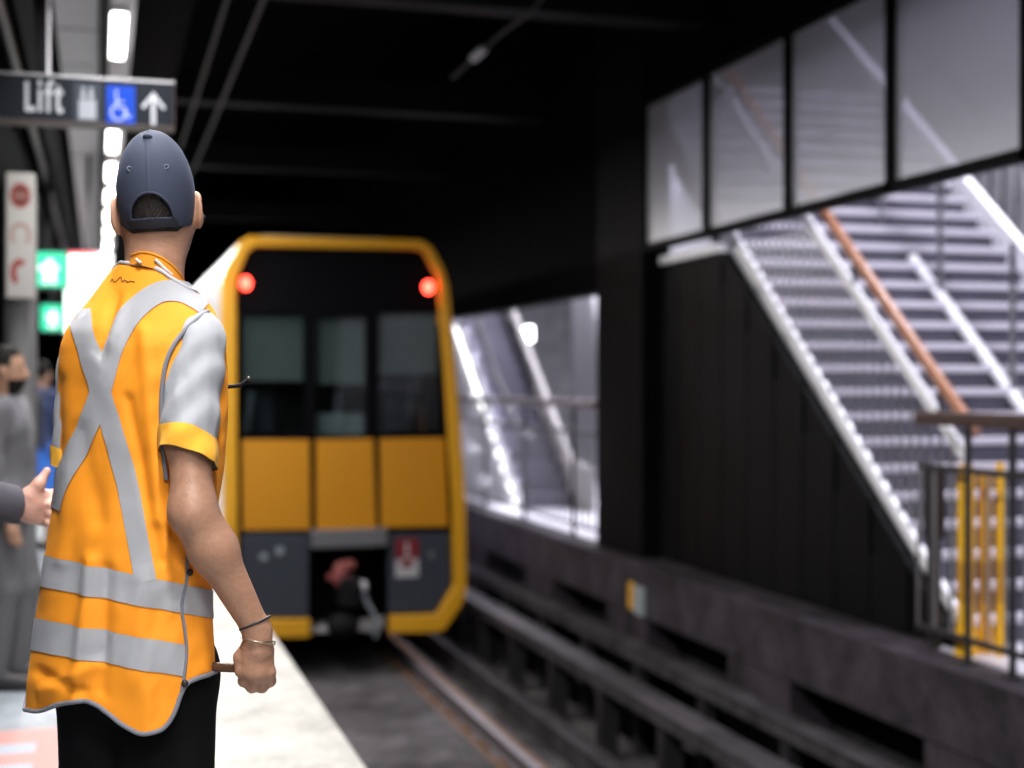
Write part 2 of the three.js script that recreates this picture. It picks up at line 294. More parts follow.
// yellow posts at the stair foot
function yellowPost(px, py, X, h, r, label) {
  const p = onX(px, py, X); const g = thing('yellow_post', label, 'post', [p.x, 0, p.z]);
  part('shaft', rod(V3(p.x, 0.1, p.z), V3(p.x, h, p.z), r, 14), M.yellow, g);
  part('base', rod(V3(p.x, 0, p.z), V3(p.x, 0.14, p.z), r * 1.35, 14, r * 1.2), M.yellow, g);
  part('band', rod(V3(p.x, h * 0.28, p.z), V3(p.x, h * 0.5, p.z), r * 1.03, 14), M.orangeBand, g, 'darker orange band');
  part('cap', ell(V3(p.x, h, p.z), r, r * 0.5, r), M.orangeBand, g);
}
yellowPost(966, 660, 4.45, 1.0, 0.044, 'thick yellow post with orange band at the stair foot');
yellowPost(985, 640, 4.575, 0.98, 0.03, 'middle yellow post between two others at stair foot');
yellowPost(1000, 630, 4.6, 1.02, 0.022, 'thin yellow post beside the two thicker ones');
{ // dark cabinet behind the railing
  const p = onX(934, 600, 4.405);
  const g = thing('ticket_reader', 'dark slim card reader standing behind the railing', 'card reader', [p.x, 0, p.z]);
  part('stand', bx(p.x - 0.025, p.x + 0.025, 0, 0.62, p.z - 0.04, p.z + 0.04, 0.01), M.darkMetal, g);
  part('reader_head', bx(p.x - 0.035, p.x + 0.035, 0.6, 1.0, p.z - 0.07, p.z + 0.07, 0.02), M.darkMetal, g);
}
// far concourse: escalator with lit skirt line, leaning struts and a lit strip, seen through the opening
{
  const EZ = -15.5, sl = 0.76, X0 = 4.62, top = 3.4, zt = EZ - top / sl;
  const e = thing('escalator', 'pale escalator with a glowing line along its side beyond the column', 'escalator', [5.1, 0, EZ - 2.2]);
  part('near_side', prismX([[EZ + 0.5, 0], [EZ, 0.02], [zt, top], [zt, 0]], X0, X0 + 0.1), M.paleWall, e);
  part('far_side', prismX([[EZ + 0.6, 0], [EZ + 0.6, 0.5], [EZ - 0.1, 0.55], [zt, top + 0.55], [zt, 0]], 5.3, 5.36), mat(0.22, 0.205, 0.2, 0.6), e, 'beige grey side panel');
  for (let k = 0; k < 20; k++) part('step', bx(X0 + 0.1, 5.3, Math.max(0, k * 0.17 - 0.1), (k + 1) * 0.17, EZ - (k + 1) * 0.2125, EZ - k * 0.2125), M.riser, e);
  part('handrail', tube([V3(X0 + 0.05, 0.9, EZ + 0.6), V3(X0 + 0.05, 0.92, EZ), V3(X0 + 0.05, top + 0.9, zt)], 0.035, 40, 8), M.darkMetal, e);
  const L = 12; for (let k = 0; k < L; k++) { const a = k / L, b = (k + (k > 5 ? 0.98 : 0.4)) / L, pa = V3(X0 - 0.01, 0.03 + a * 2.2, EZ - a * 2.2 / sl), pb = V3(X0 - 0.01, 0.03 + b * 2.2, EZ - b * 2.2 / sl);
    part('skirt_light', bar(pa, pb, 0.04, 0.04), M.skirtGlow, e, 'glowing white skirt light'); if (k % 2) { const l = new THREE.PointLight(0xf4f4ff, 1.2); l.position.copy(pa).lerp(pb, 0.5).add(V3(-0.08, 0.05, 0.05)); l.castShadow = true; scene.add(l); } }
}
[[-16.2, 'beside the lit strip'], [-17.9, 'behind the first strut'], [-13.6, 'closest to the black column']].forEach(([z, w]) =>
  solo('leaning_strut', bar(V3(6.6, 0, z + 0.8), V3(6.6, 3.6, z - 0.8), 0.2, 0.2), M.paleWall, `leaning strut in the concourse, ${w}`, 'strut', 'leaning struts in the far concourse'));
{ const a = onX(498, 331, 6.96), b = onX(534, 341, 6.96), g = thing('wall_light', 'small white strip light on the concourse wall', 'wall light', [6.96, b.y, (a.z + b.z) / 2]);
  part('backplate', bx(6.95, 7.0, b.y - 0.02, a.y + 0.02, a.z - 0.02, b.z + 0.02, 0.01), M.darkMetal, g);
  part('diffuser', bx(6.935, 6.952, b.y, a.y, a.z, b.z, 0.004), M.stairGlow, g);
  const l = new THREE.RectAreaLight(COOL_WHITE, 20, Math.abs(a.z - b.z), Math.abs(a.y - b.y)); l.position.set(6.92, (a.y + b.y) / 2, (a.z + b.z) / 2); l.rotation.y = Math.PI / 2; l.castShadow = true; scene.add(l); }
struct('wall_concourse_far', bx(4.6, 10, 0, 6.4, -27.2, -27), M.paleWall, 'pale wall at the far end of the concourse', 'wall');
struct('ceiling_concourse', bx(7.15, 10, 4.2, 4.3, -27, -13), M.paleWall, 'pale ceiling of the far concourse', 'ceiling');
stairLamp(8.4, 4.1, -17, 0.3, 1.8, STAIR_LAMP * 1.2, 'narrow white strip light on the concourse ceiling', undefined);

// ---------- overhead: beams, wires ----------
for (const z of [-9.6, -13.5, -17.5, -23]) solo('cross_beam', bx(0.55, 4.3, 4.1, 4.38, z - 0.12, z + 0.12), M.beam, 'dim grey beam spanning over the track', 'beam', 'beams over the track');
for (const [x, w] of [[0.72, 'nearer the platform'], [0.95, 'further over the track']])
  solo('overhead_conduit', tube([V3(x, 3.98, 2), V3(x + 0.05, 3.95, -6), V3(x + 0.1, 3.98, -14), V3(x + 0.1, 3.98, -30)], 0.016, 40, 6), M.conduit, `thin grey conduit hanging over the track, ${w}`, 'conduit');
{ const a = at(452, 78, 10), b = at(496, 38, 9.4), c = at(548, -12, 8.8);
  const g = thing('wire_arm', 'thin support arm with pale insulator over the track', 'wire arm', [b.x, b.y, b.z]);
  part('arm', tube([a, b, c, c.clone().add(V3(0.2, 0.9, 0))], 0.014, 30, 6), M.darkMetal, g);
  part('insulator', [0.42, 0.48, 0.54, 0.6].map((k) => ell(a.clone().lerp(b, k + 0.1), 0.035, 0.03, 0.035, 10)), M.panelWhite, g); }
// ---------- train ----------
{
  const Z = -13.27, fp = (px, py) => { const p = onZ(px, py, Z); return [p.x, p.y]; };
  const P = (l) => l.map(([x, y]) => fp(x, y));
  const cx = fp(343, 400)[0];
  const t = thing('train', 'yellow fronted double-deck train with two red tail lights', 'train', [cx, RAILTOP, Z - 10]);
  const outline = P([[222, 276], [228, 262], [240, 242], [250, 236], [420, 240], [431, 246], [444, 270], [448, 285], [455, 360], [465, 500], [466, 588], [462, 604], [444, 630], [438, 632], [262, 638], [238, 634], [224, 606]]);
  const inner = P([[238, 280], [249, 254], [256, 249], [416, 252], [423, 256], [434, 276], [436, 290], [443, 370], [451, 500], [453, 582], [436, 612], [388, 614], [388, 634], [310, 636], [310, 618], [258, 619], [240, 600]]);
  // the frame: outer outline, cut open at the bottom where the coupler sits
  const C = P([[310, 637], [262, 638], [238, 634], [224, 606], [222, 276], [228, 262], [240, 242], [250, 236], [420, 240], [431, 246], [444, 270], [448, 285], [455, 360], [465, 500], [466, 588], [462, 604], [444, 630], [438, 632], [389, 633], [389, 616], [437, 614], [454, 585], [453, 500], [445, 370], [438, 290], [436, 275], [424, 253], [416, 249.5], [256, 246.5], [248, 252], [236, 280], [238, 600], [258, 619], [310, 619]]);
  part('front_frame', prism(C, Z - 0.25, Z + 0.03, 0.015), M.trainYellow, t, 'yellow surround of the train front');
  const body = part('body', prism(outline, Z - 20.5, Z - 1.0), M.trainSilver, t, 'silver side and roof of the train');
  part('body_band', prism(outline, Z - 1.0, Z - 0.2, 0, [inner]), M.trainSilver, body);
  for (let i = 0; i < 6; i++) { const z = Z - 1.6 - i * 3; const x = outline[0][0];
    for (const [y0, y1] of [[0.35, 1.15], [1.5, 2.1]]) part('side_window', bx(x - 0.012, x + 0.02, y0, y1, z - 2.2, z, 0.01), M.trainBlack, body);
    part('side_door', bx(x - 0.02, x + 0.02, -0.05, 1.95, z - 2.75, z - 2.3, 0.01), M.trainYellow, body); }
  part('roof_pod', bx(cx - 0.7, cx + 0.6, fp(343, 238)[1] - 0.03, fp(343, 228)[1], Z - 4, Z - 0.8, 0.04), M.trainSilver, body);
  // windscreen wall with three openings
  const R = (x0, y0, x1, y1) => P([[x0, y0], [x1, y0], [x1, y1], [x0, y1]]).reverse();
  const wins = [[242, 313, 306, 433], [317, 317, 368, 437], [380, 313, 441, 433]];
  const top = P([[236, 281], [248, 252], [256, 247], [418, 248], [430, 253], [441, 274], [446, 330], [452, 437], [453, 534], [240, 534], [237, 437]]);
  part('windscreen_surround', prism(top, Z - 0.14, Z - 0.06, 0, wins.map((w) => R(...w).reverse())), M.trainBlack, t, 'black panel around the cab windows');
  const [ix0, iy1] = fp(239, 290), [ix1, iy0] = fp(443, 440);
  part('cab_interior', [bx(ix0, ix1, iy0, iy1, Z - 0.98, Z - 0.93), bx(ix0, ix0 + 0.02, iy0, iy1, Z - 0.95, Z - 0.15), bx(ix1 - 0.02, ix1, iy0, iy1, Z - 0.95, Z - 0.15), bx(ix0, ix1, iy0 - 0.02, iy0, Z - 0.95, Z - 0.15), bx(ix0, ix1, iy1, iy1 + 0.02, Z - 0.95, Z - 0.15)], M.cab, t);
  const blindTo = [380, 383, 373];
  wins.forEach((w, i) => {
    const win = part('window', prism(R(...w), Z - 0.11, Z - 0.1), M.pane, t);
    const b = P([[w[0] + 1, w[1] + 2], [w[2] - 1, w[1] + 2], [w[2] - 1, blindTo[i]], [w[0] + 1, blindTo[i]]]);
    part('blind', [prism(b, Z - 0.165, Z - 0.155), rod(V3(b[3][0], b[3][1], Z - 0.16), V3(b[2][0], b[2][1], Z - 0.16), 0.01, 8)], M.blind, win, 'grey window blind pulled half down');
    part('wiper', [bar(V3((b[0][0] + b[1][0]) / 2, fp(300, w[3] - 2)[1], Z - 0.045), V3((b[0][0] + b[1][0]) / 2 + 0.12, fp(300, w[3] - 40)[1], Z - 0.045), 0.012, 0.012)], M.trainBlack, win);
  });
  { const a = fp(318, 414), b = fp(368, 436); part('cab_shelf', bx(a[0], b[0], b[1], a[1], Z - 0.4, Z - 0.2, 0.01), M.cabGrey, t, 'pale grey box behind the middle window'); }
  for (const [px, w] of [[270, 30], [410, 34]]) { const a = fp(px - w / 2, 385), b = fp(px + w / 2, 436); part('driver_seat', bx(a[0], b[0], b[1], a[1], Z - 0.75, Z - 0.62, 0.05), M.trainSlate, t); }
  { const a = fp(248, 392); part('control_column', [rod(V3(a[0] + 0.02, a[1] - 0.4, Z - 0.35), V3(a[0] + 0.06, a[1], Z - 0.3), 0.03, 10), rod(V3(fp(346, 0)[0], fp(0, 430)[1], Z - 0.5), V3(fp(346, 0)[0], fp(0, 384)[1], Z - 0.5), 0.022, 10)], M.cabGrey, t); }
  // lower panels
  const plate = (name, poly, m, d = 0.03, label) => part(name, prism(P(poly), Z - 0.08, Z - 0.08 + d, 0.008), m, t, label);
  plate('yellow_panel', [[242, 440], [310, 440], [311, 530], [243, 531]].reverse(), M.trainAmber, 0.05); plate('yellow_panel', [[317, 440], [374, 439], [377, 529], [317, 530]].reverse(), M.trainAmber, 0.05); plate('yellow_panel', [[381, 439], [446, 438], [449, 527], [382, 528]].reverse(), M.trainAmber, 0.05);
  const sl = plate('skirt', [[242, 534], [309, 534], [309, 618], [258, 618], [242, 600]].reverse(), M.trainSlate, 0.05, 'slate grey lower panel'), sr = plate('skirt', [[389, 534], [450, 533], [452, 584], [436, 613], [389, 614]].reverse(), M.trainSlate, 0.05, 'slate grey lower panel');
  const disc = (px, py, r, m, parent, name) => { const [x, y] = fp(px, py); part(name, rod(V3(x, y, Z - 0.05), V3(x, y, Z - 0.015), r, 16), m, parent); };
  disc(264, 557, 0.035, M.cabGrey, sl, 'marker_lamp'); disc(280, 551, 0.04, M.cabGrey, sl, 'marker_lamp'); disc(432, 555, 0.03, M.greyMetal, sr, 'marker_lamp');
  { const a = fp(396, 539), b = fp(419, 577), w = b[0] - a[0], h = a[1] - b[1];
    const tex = canvasTex(120, 200, (x) => { x.fillStyle = '#a9a9ad'; x.fillRect(0, 0, 120, 200); x.fillStyle = '#70101a'; x.fillRect(0, 0, 120, 110); x.beginPath(); x.moveTo(60, 60); x.lineTo(95, 150); x.lineTo(25, 150); x.fill(); x.fillStyle = '#a9a9ad'; x.fillRect(52, 20, 16, 60); x.fillRect(36, 92, 48, 12); });
    const g = new THREE.PlaneGeometry(w, h); g.translate((a[0] + b[0]) / 2, (a[1] + b[1]) / 2, Z - 0.022); part('warning_sticker', g, new THREE.MeshStandardMaterial({ map: tex, roughness: 0.5 }), sr, 'red and white warning sticker'); }
  { const a = fp(311, 530), b = fp(387, 546); part('headstock', bx(a[0], b[0], b[1], a[1], Z - 0.1, Z + 0.03, 0.015), M.greyMetal, t); }
  { // coupler recess
    const a = fp(311, 546), b = fp(388, 636);
    const rec = part('coupler_recess', [bx(a[0], b[0], b[1], a[1], Z - 0.9, Z - 0.86), bx(a[0] - 0.02, a[0] + 0.01, b[1], a[1], Z - 0.88, Z - 0.05), bx(b[0] - 0.01, b[0] + 0.02, b[1], a[1], Z - 0.88, Z - 0.05)], M.trainBlack, t);
    const c = fp(349, 598);
    part('coupler', [bx(c[0] - 0.1, c[0] + 0.1, c[1] - 0.08, c[1] + 0.2, Z - 0.8, Z + 0.12, 0.03), ell(V3(...fp(343, 625), Z + 0.0), 0.16, 0.12, 0.12), rod(V3(c[0] + 0.05, c[1] + 0.1, Z + 0.1), V3(c[0] + 0.05, c[1] + 0.1, Z + 0.2), 0.05, 14)], M.beam, rec);
    part('red_valve', [ell(V3(...fp(340, 575), Z - 0.02), 0.07, 0.13, 0.06), ell(V3(...fp(349, 566), Z - 0.04), 0.08, 0.06, 0.06), bx(fp(328, 588)[0], fp(352, 0)[0], fp(0, 594)[1], fp(0, 588)[1], Z - 0.1, Z - 0.02, 0.01)], M.pinkRubber, rec, 'pinkish red coupler valve');
    part('air_cock', ell(V3(...fp(361, 586), Z + 0.05), 0.055, 0.06, 0.05), M.white, rec);
    part('air_hose', tube([V3(...fp(360, 590), Z + 0.06), V3(...fp(366, 602), Z + 0.08), V3(...fp(373, 616), Z + 0.08), V3(...fp(375, 636), Z + 0.04)], 0.022, 24, 8), M.cabGrey, rec, 'grey hanging air hose');
  }
  for (const [px, py] of [[246, 283], [429, 287]]) {
    const [x, y] = fp(px, py);
    const h = part('tail_light_housing', rod(V3(x, y, Z - 0.08), V3(x, y, Z - 0.03), 0.075, 20), M.trainBlack, t);
    part('tail_light', ell(V3(x, y, Z - 0.03), 0.05, 0.062, 0.02), M.tail, h, 'red glowing tail light');
    const l = new THREE.PointLight(0xff1a10, 0.12); l.position.set(x, y, Z + 0.03); l.castShadow = true; scene.add(l);
  }
  for (const dz of [2.2, 4.6, 15.5, 18]) for (const x of [1.57, 2.95]) { const g = new THREE.CylinderGeometry(0.44, 0.44, 0.13, 28); g.rotateZ(Math.PI / 2); g.translate(x, RAILTOP + 0.44, Z - dz); part('wheel', g, M.trainBlack, t); }
  part('bogie', [bx(1.65, 2.87, -1.0, -0.7, Z - 5.2, Z - 1.6), bx(1.65, 2.87, -1.0, -0.7, Z - 18.6, Z - 14.8)], M.trainBlack, t);
}

// ---------- platform ceiling: lamps, trough, panels, beams, sign ----------
{
  for (let i = 0, z = 2.6; i < 18; i++, z -= 1.93) {
    const x = 0.108, y = 3.6, l = 1.12, w = 0.088;
    const g = thing('ceiling_light', 'bright strip light in the row over the platform edge', 'ceiling light', [x, y, z], 'strip lights over the platform');
    part('housing', bx(x - 0.05, x + 0.05, y, y + 0.03, z - l / 2 - 0.02, z + l / 2 + 0.02, 0.008), M.panelWhite, g);
    part('diffuser', bx(x - w / 2, x + w / 2, y - 0.02, y + 0.002, z - l / 2, z + l / 2, 0.009), M.tubeGlow, g);
    panelLight(V3(x, y - 0.03, z), w, l, PLATFORM_LAMP);
  }
  solo('light_trough', bx(0.052, 0.2, 3.632, 3.7, -36, 4, 0.004), M.panelWhite, 'long white trough carrying the strip lights', 'light trough');
  for (let z = -4, i = 0; z > -32; z -= 0.97, i++) solo('ceiling_panel', bx(-0.255, -0.005, 3.585, 3.62, z - 0.93, z, 0.006), M.panelWhite, 'pale ceiling panel beside the strip lights', 'ceiling panel', 'pale panels along the platform ceiling');
  solo('ceiling_beam', bx(-0.0, 0.05, 3.45, 3.76, -36, 4), M.beam, 'dark beam between strip lights and pale panels', 'beam');
  solo('ceiling_beam', bx(-0.42, -0.33, 3.4, 3.76, -36, 4), M.beam, 'dark beam left of the pale ceiling panels', 'beam');
  solo('cable_tray', [bx(-0.9, -0.6, 3.3, 3.33, -36, 4), bx(-0.9, -0.88, 3.3, 3.4, -36, 4), bx(-0.62, -0.6, 3.3, 3.4, -36, 4)], M.beam, 'dark cable tray under the platform ceiling', 'cable tray');
  solo('ceiling_pipe', rod(V3(-0.5, 3.42, 4), V3(-0.5, 3.42, -36), 0.03, 10), M.darkMetal, 'thin dark pipe under the platform ceiling', 'pipe');
  // sign
  const Z = -6.35, X = (px) => onZ(px, 100, Z).x, a = onZ(175, 83, Z), b = onZ(175, 129, Z);
  const x0 = X(-46), x1 = a.x, y1 = a.y, y0 = b.y + 0.012;
  const s = thing('lift_sign', 'dark hanging sign reading Lift with white arrow and blue wheelchair symbol', 'sign', [(x0 + x1) / 2, y0, Z]);
  part('sign_case', [bx(x0, x1, y0 - 0.012, y1, Z - 0.12, Z, 0.006)], mat(0.05, 0.033, 0.028, 0.5), s, 'bronze coloured sign case');
  part('top_edge', bx(x0, x1 - 0.002, y1 - 0.004, y1 + 0.006, Z - 0.12, Z + 0.004), M.greyMetal, s);
  const W = 1768, H = 400, sx = (px) => (X(px) - x0) / (x1 - x0) * W, sy = (py) => (y1 - onZ(90, py + 1, Z).y) / (y1 - y0) * H;
  const tex = canvasTex(W, H, (c) => {
    c.fillStyle = '#171b22'; c.fillRect(0, 0, W, H);
    const box = (a1, b1, a2, b2, col) => { c.fillStyle = col; c.fillRect(sx(a1), sy(b1), sx(a2) - sx(a1), sy(b2) - sy(b1)); };
    c.fillStyle = '#a5a8ae'; c.save(); c.translate(sx(22), sy(113.5)); c.font = 'bold 300px sans-serif'; const m = c.measureText('Lift').width; c.scale((sx(64) - sx(22)) / m, (sy(113.5) - sy(84)) / 214); c.fillText('Lift', 0, 0); c.restore();
    box(73.5, 82, 101.5, 120.5, '#30353d');
    box(79, 99, 96.5, 118.5, '#858991');
    for (const u of [83.5, 91.5]) { c.fillStyle = '#858991'; c.beginPath(); c.ellipse(sx(u), sy(88.5), (sx(2) - sx(0)) * 1.1, (sy(2) - sy(0)) * 1.1, 0, 0, 7); c.fill(); box(u - 2.6, 91.5, u + 2.6, 98, '#858991'); }
    box(107, 83, 136, 123.5, '#12399a');
    c.strokeStyle = '#9aa3bd'; c.lineCap = 'round'; c.lineWidth = 15; const L = (pts) => { c.beginPath(); pts.forEach(([u, v], i) => (i ? c.lineTo(sx(u), sy(v)) : c.moveTo(sx(u), sy(v)))); c.stroke(); };
    c.fillStyle = '#9aa3bd'; c.beginPath(); c.arc(sx(117), sy(89.5), 13, 0, 7); c.fill();
    L([[117, 93], [118, 105], [125.5, 105], [128.5, 114.5], [131, 113]]); L([[117.5, 99], [124, 99]]);
    c.beginPath(); c.ellipse(sx(119), sy(110), (sx(7.2) - sx(0)), (sy(7.8) - sy(0)), 0, -0.3, 4.2); c.stroke();
    c.strokeStyle = '#a8abb2'; c.lineWidth = 34; c.lineCap = 'butt'; L([[154.5, 122], [154.5, 91]]); c.lineWidth = 30; c.lineJoin = 'miter'; L([[143.5, 104], [154.5, 90], [165.5, 104]]);
  });
  const g = new THREE.PlaneGeometry(x1 - x0 - 0.012, y1 - y0); g.translate((x0 + x1) / 2, (y0 + y1) / 2, Z + 0.003);
  part('sign_face', g, phys(1, 1, 1, 0.7, { map: tex, specularIntensity: 0.25 }), s, 'dark printed face with Lift lettering');
  const hx = X(42), hx2 = X(-20); for (const q of [hx, hx2]) part('hanger', [bx(q - 0.032, q + 0.02, y1, 3.78, Z - 0.09, Z - 0.03)], M.beam, s), part('hanger_edge', bx(q + 0.02, q + 0.03, y1, 3.78, Z - 0.09, Z - 0.028), M.panelWhite, s);
}
// left of the platform: sign totem, screens, floor marking
{
  const t = 7.2, a = at(6, 172, t), b = at(35, 298, t), z = a.z;
  const g = thing('notice_board', 'tall white sign panel with three red ring symbols', 'sign', [(a.x + b.x) / 2, b.y, z]);
  part('board', bx(a.x, b.x, b.y, a.y, z - 0.05, z, 0.008), mat(0.3, 0.3, 0.29, 0.5), g);
  const w = b.x - a.x, h = a.y - b.y;
  const tex = canvasTex(120, 500, (c) => {
    c.fillStyle = '#a2a09d'; c.fillRect(0, 0, 120, 500);
    const ring = (y, fill) => { c.lineWidth = 13; c.strokeStyle = '#7d2417'; c.beginPath(); c.ellipse(58, y, 38, 44, 0, 0, 7); if (fill) { c.fillStyle = fill; c.fill(); } c.stroke(); };
    ring(90, '#5e2a26'); c.fillStyle = '#8a625c'; c.fillRect(30, 82, 56, 16);
    c.lineWidth = 12; c.strokeStyle = '#8a6258'; c.beginPath(); c.ellipse(58, 250, 38, 44, 0, 2.4, 7); c.stroke();
    c.strokeStyle = '#85271b'; c.lineWidth = 26; c.beginPath(); c.ellipse(54, 400, 26, 42, 0, 2, 5.4); c.stroke();
  });
  const p = new THREE.PlaneGeometry(w - 0.006, h - 0.006); p.translate((a.x + b.x) / 2, (a.y + b.y) / 2, z + 0.002);
  part('sign_print', p, new THREE.MeshStandardMaterial({ map: tex, roughness: 0.5 }), g);
  const c = at(20, 384, 7.35);
  solo('sign_post', [rod(V3(c.x, 0, c.z - 0.02), V3(c.x, 2.45, c.z - 0.02), 0.085, 24), rod(V3(c.x, 0, c.z - 0.02), V3(c.x, 0.03, c.z - 0.02), 0.12, 24)], M.column, 'round grey post behind the white sign panel', 'post');
  // green lit signs and white screen further down
  const lit = (px0, py0, px1, py1, t2, name, label, tex2, k) => {
    const p0 = at(px0, py0, t2), p1 = at(px1, py1, t2), zz = p0.z, s = thing(name, label, 'sign', [(p0.x + p1.x) / 2, p1.y, zz]);
    part('case', bx(p0.x - 0.02, p1.x + 0.02, p1.y - 0.02, p0.y + 0.02, zz - 0.12, zz, 0.01), M.darkMetal, s);
    part('hanger', bx((p0.x + p1.x) / 2 - 0.02, (p0.x + p1.x) / 2 + 0.02, p0.y, 3.78, zz - 0.08, zz - 0.04), M.darkMetal, s);
    const q = new THREE.PlaneGeometry(p1.x - p0.x, p0.y - p1.y); q.translate((p0.x + p1.x) / 2, (p0.y + p1.y) / 2, zz + 0.004);
    part('lit_face', q, new THREE.MeshStandardMaterial({ color: 0x050505, emissive: 0xffffff, emissiveMap: tex2, emissiveIntensity: k, roughness: 0.4 }), s);
    const l = new THREE.RectAreaLight(0xffffff, k * 0.6, p1.x - p0.x, p0.y - p1.y); l.position.set((p0.x + p1.x) / 2, (p0.y + p1.y) / 2, zz + 0.02); l.rotation.y = Math.PI; l.castShadow = true; scene.add(l);
  };
  const green = canvasTex(128, 128, (c2) => { c2.fillStyle = '#2fc796'; c2.fillRect(0, 0, 128, 128); c2.fillStyle = '#ffffff'; c2.beginPath(); c2.arc(70, 40, 14, 0, 7); c2.fill(); c2.fillRect(48, 48, 40, 44); c2.fillRect(30, 50, 70, 16); c2.fillRect(48, 84, 14, 34); c2.fillRect(76, 84, 14, 34); });
  const whiteScreen = canvasTex(128, 192, (c2) => { c2.fillStyle = '#ffffff'; c2.fillRect(0, 0, 128, 192); c2.fillStyle = '#e04a50'; c2.fillRect(0, 0, 90, 7); c2.fillStyle = '#d8f4e4'; c2.fillRect(0, 8, 16, 184); });
  lit(30, 252, 66, 286, 12.0, 'exit_sign', 'green lit exit sign left of the white screen', green, 2.2);
  lit(41, 305, 63, 330, 16.0, 'exit_sign', 'smaller green lit exit sign further down the platform', green, 2.2);
  lit(65, 252, 112, 334, 13.0, 'information_screen', 'large glowing white information screen hanging over the platform', whiteScreen, 4);
  // floor marking
  const m0 = onY(-40, 768, 0), m1 = onY(62, 728, 0);
  const ftex = canvasTex(256, 256, (c2) => { c2.fillStyle = '#b27f78'; c2.fillRect(0, 0, 256, 256); c2.fillStyle = '#98a0b0'; for (const [y, u, l] of [[40, 90, 120], [95, 60, 150], [150, 110, 100], [205, 70, 140]]) c2.fillRect(u, y, l, 26); });
  const pg = new THREE.PlaneGeometry(0.56, 1.5); pg.rotateX(-Math.PI / 2); pg.translate(-0.425, 0.003, m1.z + 0.75);
  solo('floor_marking', pg, new THREE.MeshStandardMaterial({ map: ftex, roughness: 0.6 }), 'pale pink painted marking on the platform paving', 'floor marking');
  // dim back-of-platform panels
  for (const [z, w] of [[-9, 'nearer'], [-15, 'further']]) { const s = thing('poster_frame', `dim grey poster panel on the platform wall, ${w} one`, 'poster panel', [-4.95, 0.6, z]); part('panel', bx(-4.99, -4.93, 0.7, 2.4, z - 1.4, z + 1.4, 0.02), M.column, s); }
}
// ---------- people ----------
// naive surface nets: mesh the zero level of f inside a box
function nets(f, mn, mx, h) {
  const n = [0, 1, 2].map((i) => Math.ceil((mx[i] - mn[i]) / h) + 1), [nx, ny, nz] = n;
  const val = new Float32Array(nx * ny * nz), id = (i, j, k) => (k * ny + j) * nx + i;
  for (let k = 0; k < nz; k++) for (let j = 0; j < ny; j++) for (let i = 0; i < nx; i++) val[id(i, j, k)] = f(mn[0] + i * h, mn[1] + j * h, mn[2] + k * h);
  const vid = new Int32Array(nx * ny * nz).fill(-1), pos = [], idx = [];
  const E = [[0, 1], [2, 3], [4, 5], [6, 7], [0, 2], [1, 3], [4, 6], [5, 7], [0, 4], [1, 5], [2, 6], [3, 7]], c = new Float32Array(8);
  for (let k = 0; k < nz - 1; k++) for (let j = 0; j < ny - 1; j++) for (let i = 0; i < nx - 1; i++) {
    let m = 0; for (let q = 0; q < 8; q++) { c[q] = val[id(i + (q & 1), j + ((q >> 1) & 1), k + (q >> 2))]; if (c[q] < 0) m |= 1 << q; }
    if (m === 0 || m === 255) continue;
    let x = 0, y = 0, z = 0, s = 0;
    for (const [a, b] of E) if ((c[a] < 0) !== (c[b] < 0)) { const t = c[a] / (c[a] - c[b]); x += lerp(a & 1, b & 1, t); y += lerp((a >> 1) & 1, (b >> 1) & 1, t); z += lerp(a >> 2, b >> 2, t); s++; }
    vid[id(i, j, k)] = pos.length / 3; pos.push(mn[0] + (i + x / s) * h, mn[1] + (j + y / s) * h, mn[2] + (k + z / s) * h);
  }
  const quad = (a, b, d, e, flip) => { if (a < 0 || b < 0 || d < 0 || e < 0) return; flip ? idx.push(a, d, b, a, e, d) : idx.push(a, b, d, a, d, e); };
  for (let k = 1; k < nz - 1; k++) for (let j = 1; j < ny - 1; j++) for (let i = 1; i < nx - 1; i++) {
    const v = val[id(i, j, k)] < 0;
    if (v !== (val[id(i + 1, j, k)] < 0)) quad(vid[id(i, j - 1, k - 1)], vid[id(i, j, k - 1)], vid[id(i, j, k)], vid[id(i, j - 1, k)], !v);
    if (v !== (val[id(i, j + 1, k)] < 0)) quad(vid[id(i - 1, j, k - 1)], vid[id(i - 1, j, k)], vid[id(i, j, k)], vid[id(i, j, k - 1)], !v);
    if (v !== (val[id(i, j, k + 1)] < 0)) quad(vid[id(i - 1, j - 1, k)], vid[id(i, j - 1, k)], vid[id(i, j, k)], vid[id(i - 1, j, k)], !v);
  }
  const g = new THREE.BufferGeometry(); g.setAttribute('position', new THREE.Float32BufferAttribute(pos, 3)); g.setIndex(idx);
  const nor = new Float32Array(pos.length), e = h * 0.5;
  for (let i = 0; i < pos.length; i += 3) {
    const [x, y, z] = [pos[i], pos[i + 1], pos[i + 2]]; let a = f(x + e, y, z) - f(x - e, y, z), b = f(x, y + e, z) - f(x, y - e, z), d = f(x, y, z + e) - f(x, y, z - e); const l = Math.hypot(a, b, d) || 1;
    nor[i] = a / l; nor[i + 1] = b / l; nor[i + 2] = d / l;
  }
  g.setAttribute('normal', new THREE.BufferAttribute(nor, 3)); g.setAttribute('uv', new THREE.BufferAttribute(new Float32Array(pos.length / 3 * 2).map((_, i) => (i % 2 ? pos[(i >> 1) * 3 + 1] : pos[(i >> 1) * 3] + pos[(i >> 1) * 3 + 2])), 2));
  return g;
}
const smin = (a, b, k) => { const h = Math.max(k - Math.abs(a - b), 0) / k; return Math.min(a, b) - h * h * k * 0.25; };
